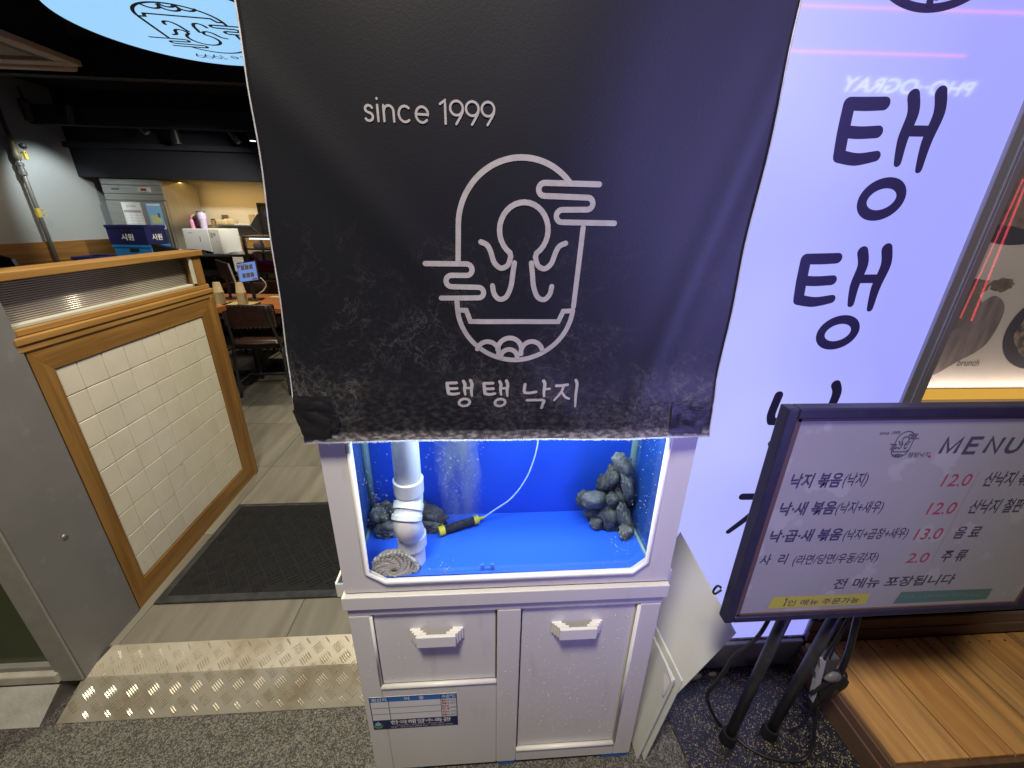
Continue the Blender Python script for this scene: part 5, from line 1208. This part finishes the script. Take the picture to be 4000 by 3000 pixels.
# chairs
def chair(label):
    c_ = thing('dining_chair', label, 'chair', (0, 0, 0), 'brown leather dining chairs')
    b = B().box((-.20, -.02, .44), (.20, .40, .492), .05, 4); 
    for v in b.bm.verts: v.co.z += .012*(1-(v.co.x/.2)**2)*(1 if v.co.z > .46 else 0)
    obj('seat', b, m_leather, c_, True)
    b = B(); Vv = {}
    prof_ = lambda u, v_: Vector((-.205+.41*u, -.045 - .02*math.sin(math.pi*u)*1.3 - .05*v_, .60 + .215*v_))
    b.box((-.205, -.018, .60), (.205, .018, .815), .0175, 4)
    for v in b.bm.verts:
        # rounded corners and a slight backward rake and wrap
        x, z = v.co.x, v.co.z
        rx, rz = abs(x)-.145, abs(z-.7075)-.0575
        if rx > 0 and rz > 0:
            l = math.hypot(rx/.06, rz/.05)
            if l > 1: v.co.x = math.copysign(.145+rx/l, x); v.co.z = .7075+math.copysign(.0575+rz/l, z-.7075)
        v.co.y += -.03 - .10*(v.co.z-.60) + .5*v.co.x**2
    bmesh.ops.subdivide_edges(b.bm, edges=b.bm.edges[:], cuts=1)
    obj('backrest', b, m_leather, c_, True)
    b = B(); rnd = random.Random(1)
    for k in range(44):
        a = 2*math.pi*k/44; x = .19*max(-1, min(1, 1.25*math.cos(a))); z = .7075 + .092*max(-1, min(1, 1.25*math.sin(a)))
        b.ball((x, -.050 - .10*(z-.60) + .5*x*x, z), .0035, 1)
    obj('stitching', b, mat('pale_thread', (.25, .22, .18), .6), c_, kind='stuff')
    for s_ in (-1, 1):
        obj('leg', B().tube([(s_*.155, -.085, .80), (s_*.165, -.05, .62), (s_*.185, .0, .44), (s_*.195, -.02, .38), (s_*.20, -.05, .0)], .0125, 10, True, 4), m_blackmetal, c_, True)
        obj('leg', B().tube([(s_*.17, .34, .44), (s_*.185, .37, .40), (s_*.195, .40, .0)], .0125, 10, True, 4), m_blackmetal, c_, True)
    obj('seat_rail', B().tube([(-.185, .02, .43), (-.185, .36, .43), (.185, .36, .43), (.185, .02, .43), (-.185, .02, .43)], .010, 8), m_blackmetal, c_, True)
    obj('stretcher', B().tube([(-.198, -.04, .13), (-.195, .39, .13)], .008, 8).tube([(.198, -.04, .13), (.195, .39, .13)], .008, 8).tube([(-.196, .18, .13), (.196, .18, .13)], .008, 8), m_blackmetal, c_, True)
    return c_
ch = chair('brown stitched leather chair with its back to the entrance at the nearest table'); ch.location = (-1.93, 3.46, ZF); ch.rotation_euler = (0, 0, R(6))
clone(ch, (-1.45, 3.52, ZF), 'brown leather chair beside the first one partly hidden by the banner', (0, 0, R(3)))
clone(ch, (-2.55, 4.62, ZF), 'brown leather chair on the far side of the nearest table behind the cups', (0, 0, R(180)))
clone(ch, (-2.30, 4.85, ZF), 'dark chair in front of the table behind the tablet', (0, 0, R(8)))
clone(ch, (-3.45, 5.25, ZF), 'brown leather chair at the burner table', (0, 0, R(15)))

# tablets on stands
def tablet(loc, yaw_, label, lit):
    t = thing('order_tablet', label, 'tablet', loc, 'ordering tablets on table stands')
    tilt = Matrix.Rotation(R(-14), 4, 'X')
    def T(b): return b.xf(Matrix.Translation(loc) @ Matrix.Rotation(yaw_, 4, 'Z') @ Matrix.Translation((0, 0, .25)) @ Matrix.Rotation(R(-9), 4, 'Y') @ tilt @ Matrix.Scale(1.15, 4))
    def Z(b): return b.xf(Matrix.Translation(loc) @ Matrix.Rotation(yaw_, 4, 'Z'))
    obj('case', T(B().box((-.085, -.002, -.075), (.085, .012, .085), .005)), m_blackmetal, t)
    obj('bezel', T(B().box((-.087, .0, -.077), (-.0853, .013, .087))), m_white2, t)
    obj('screen', T(B().box((-.078, -.0032, -.066), (.078, -.0022, .076))), emis('tablet_blue_screen', (.22, .38, .95), .62) if lit else m_blackmetal, t)
    if lit:
        b = B(); rnd = random.Random(4)
        for r_ in range(2):
            for k in range(3): b.box((-.050+k*.036, -.0040, -.040+r_*.062), (-.020+k*.036, -.0034, -.004+r_*.062))
        obj('picture_tiles', T(b), mat('screen_food', (.10, .10, .09), .4, col2=(.3, .26, .16), nscale=120), t)
        b = B(); b.box((-.076, -.0041, .045), (-.056, -.0035, .058)).box((.030, -.0041, -.062), (.072, -.0035, -.052)).box((-.076, -.0041, .062), (.0, -.0035, .066)); obj('screen_marks', T(b), mat('screen_red', (.4, .05, .08), .4), t)
    obj('stand', Z(B().box((-.014, .008, .012), (.014, .022, .22), .002)), m_blackmetal, t)
    obj('base', Z(B().box((-.07, -.05, 0), (.07, .06, .011), .004)), m_blackmetal, t)
    return t
tablet((-2.175, 4.0, .8605), R(-8), 'lit tablet showing a food menu on the nearest table', True)
tablet((-2.40, 4.06, .8605), R(150), 'dark tablet turned away behind the paper cups', False)
tablet((-1.84, 2.62, 1.085), R(165), 'black tablet back rising above the wooden cap of the half wall', False)
tablet((-2.72, 2.60, 1.02), R(160), 'black tablet back above the cap at the left picture edge', False)
tag(obj('booth_table', B().box((-2.95, 2.4, .98), (-1.80, 2.95, 1.018), .004).box((-1.95, 2.55, 1.0185), (-1.78, 2.8, 1.0845), .004).box((-2.3, 2.6, ZF), (-2.2, 2.7, .979)), m_orange), 'booth table hidden behind the half wall', 'table')
tag(obj('charging_cable', B().tube([(-2.09, 4.03, 1.06), (-2.06, 4.05, 1.00), (-2.10, 4.06, .94), (-2.16, 4.04, .90)], .005, 8, True, 5), m_white2, None, True), 'white charging cable curling from the lit tablet', 'cable')

# paper cups in stacks on trays
def tray(x, y, label):
    t = thing('serving_tray', label, 'tray', (x, y, .8605), 'trays on the nearest table')
    obj('base', B().box((x-.12, y-.10, .8605), (x+.12, y+.10, .872), .003), m_darkframe, t); obj('liner', B().box((x-.11, y-.09, .8723), (x+.11, y+.09, .8745), .001, 1), mat('yellow_liner', (.55, .46, .18), .6), t)
    return t
tray(-2.14, 3.72, 'tray with yellow liner under the right stack of paper cups'); tray(-2.40, 3.73, 'tray with yellow liner under the left stack of paper cups')
ORD = ['top', 'second', 'third', 'fourth', 'fifth', 'sixth', 'seventh', 'eighth', 'ninth', 'tenth', 'eleventh', 'twelfth']
def cups(x, y, where):
    for k in range(12):
        prof_ = [(.0375, 0), (.0405, .001), (.0405, .0042), (.0368, .0052), (.0275, .085), (.026, .086)]
        zz = .8748 + k*.0088
        c_ = obj('paper_cup', B().lathe((x, y, zz), prof_, 20), m_tan, None, True); 
        lab = f'topmost inverted kraft paper cup of the {where} stack' if k == 11 else f'inverted kraft paper cup, {ORD[11-k]} from the top of the {where} stack'
        tag(c_, lab, 'cup', f'paper cups nested in the {where} stack')
cups(-2.118, 3.72, 'right'); cups(-2.315, 3.735, 'left')
b = B(); b.poly([Vector((-2.118 + .031*math.sin(a)*1.0, 3.72 - .031*math.cos(a), .8748+11*.0088+z)) for a, z in ((-.5, .030), (0, .022), (.5, .030), (.5, .048), (0, .055), (-.5, .048))])
b.bm.free()

# track lights, air conditioner
def track(x, y, z, ax, label, on=False):
    t = thing('track_light', label, 'track light', (x, y, z), 'black track lights on the ceiling beams')
    d = Vector(ax).normalized(); P = Vector((x, y, z))
    obj('head', B().tube([P, P+d*.20], .042, 16), m_track, t, 'auto')
    obj('arm', B().tube([P, P+Vector((0, 0, .12))], .010, 8), m_track, t, True)
    obj('lens', B().tube([P+d*.2005, P+d*.204], .034, 16), emis('lamp_lens_on', (1, .93, .75), 3.0) if on else mat('lamp_lens_off', (.25, .25, .24), .3), t)
    return t
track(-5.03, 5.62, 2.73, (-.3, .3, -1), 'track light at the far left above the gas pipe')
track(-4.72, 5.80, 2.74, (-.5, .35, -1), 'track light pointing at the grey wall with the light pool')
track(-4.25, 6.05, 2.68, (.5, .1, -.7), 'track light in front of the dark fascia corner')
track(-3.80, 6.05, 2.62, (0, .1, -1), 'track light hanging straight down left of the middle beam')
track(-3.15, 6.05, 2.62, (.5, .1, -1), 'tilted track light over the kitchen counter')
track(-2.86, 6.0, 2.66, (0, 0, -1), 'lit track light next to the banner edge', True)
for x, y, c_, lb in ((-3.64, 5.2, (1, .82, .4), 'small warm ceiling spot left of the round sign edge'), (-2.95, 5.19, (.95, .98, 1), 'small white ceiling spot under the round sign edge')):
    t = thing('ceiling_spot', lb, 'ceiling light', (x, y, 2.96), 'small spots in the black ceiling')
    obj('ring', B().lathe((x, y, 2.958), [(.05, 0), (.055, .004), (.055, .03)], 18), m_track, t); obj('lens', B().lathe((x, y, 2.955), [(.036, 0), (.036, .002)], 18), emis('spot_'+('warm' if c_[2] < .5 else 'white'), c_, 2.2), t)
ac = thing('ceiling_air_conditioner', 'beige four way cassette air conditioner in the dark ceiling', 'air conditioner', (-3.35, 3.55, 2.62))
m_ac = mat('beige_plastic', (.66, .54, .39), .5)
ax0, ay0, W_ = -3.87, 2.98, .90
b = B()
for lo, hi in (((0, 0), (W_, .10)), ((0, W_-.10), (W_, W_)), ((0, .1005), (.10, W_-.1005)), ((W_-.10, .1005), (W_, W_-.1005))): b.box((ax0+lo[0], ay0+lo[1], 2.60), (ax0+hi[0], ay0+hi[1], 2.64), .006)
obj('frame', b, m_ac, ac)
obj('grille', B().box((ax0+.17, ay0+.17, 2.605), (ax0+W_-.17, ay0+W_-.17, 2.64), .01), mat('beige_grille', (.42, .34, .25), .6), ac)
for xo in (.104, W_-.165): obj('louvre', B().box((ax0+xo, ay0+.11, 2.61), (ax0+xo+.061, ay0+W_-.11, 2.63)), m_track, ac)
obj('casing', B().box((ax0+.02, ay0+.02, 2.645), (ax0+W_-.02, ay0+W_-.02, 2.99), .004), m_ceil, ac)
ac.rotation_euler = (0, 0, 0)
tag(obj('soffit_duct', B().box((-3.9, 4.0, 2.62), (-3.18, 4.12, 2.72), .03, 3), m_ac, None, True), 'beige rounded duct edge next to the cassette air conditioner', 'duct')

# ================================================================== ACROSS THE STREET (seen only as reflections in sign and glass)
ps = thing('street_shop_sign', 'white lit letter sign on the building across the street', 'sign', (5.5, -4.05, 3.2))
PS = lambda x, z, h=0: Vector((6.46 - x, -4.0 + h, z))
text('PHO··OGRAY', 0, 3.24, 1.82, 3.405, PS, emis('white_letter_light', (.8, .95, 1), 8), ps, bold=.014, shear=-.35)
obj('backing', B().box((4.5, -4.06, 3.15), (6.6, -4.01, 3.5), .005), m_blackmetal, ps)
m_red = emis('red_neon', (1, .06, .10), 9)
for a, c_, lb in (((3.3, -4.0, 4.07), (7.2, -4.0, 4.14), 'upper red neon tube along the building across the street'), ((3.3, -4.0, 3.625), (6.2, -4.0, 3.672), 'lower red neon tube along the building across the street'),
                  ((7.80, -4.0, 2.4), (7.92, -4.0, .22), 'bright upright red neon tube across the street'), ((7.80, -4.05, 2.3), (7.77, -4.05, .26), 'dimmer upright red neon tube across the street')):
    tag(obj('neon_tube', B().tube([a, c_], .012 if a[1] == -4.0 else .009, 8), m_red, None, True), lb, 'neon tube', 'red neon tubes across the street')
tag(obj('opposite_building', B().box((-9, -4.6, 0), (12, -4.15, 7)), mat('dark_facade', (.03, .03, .032), .7)), 'dark facade of the building across the street', 'building')
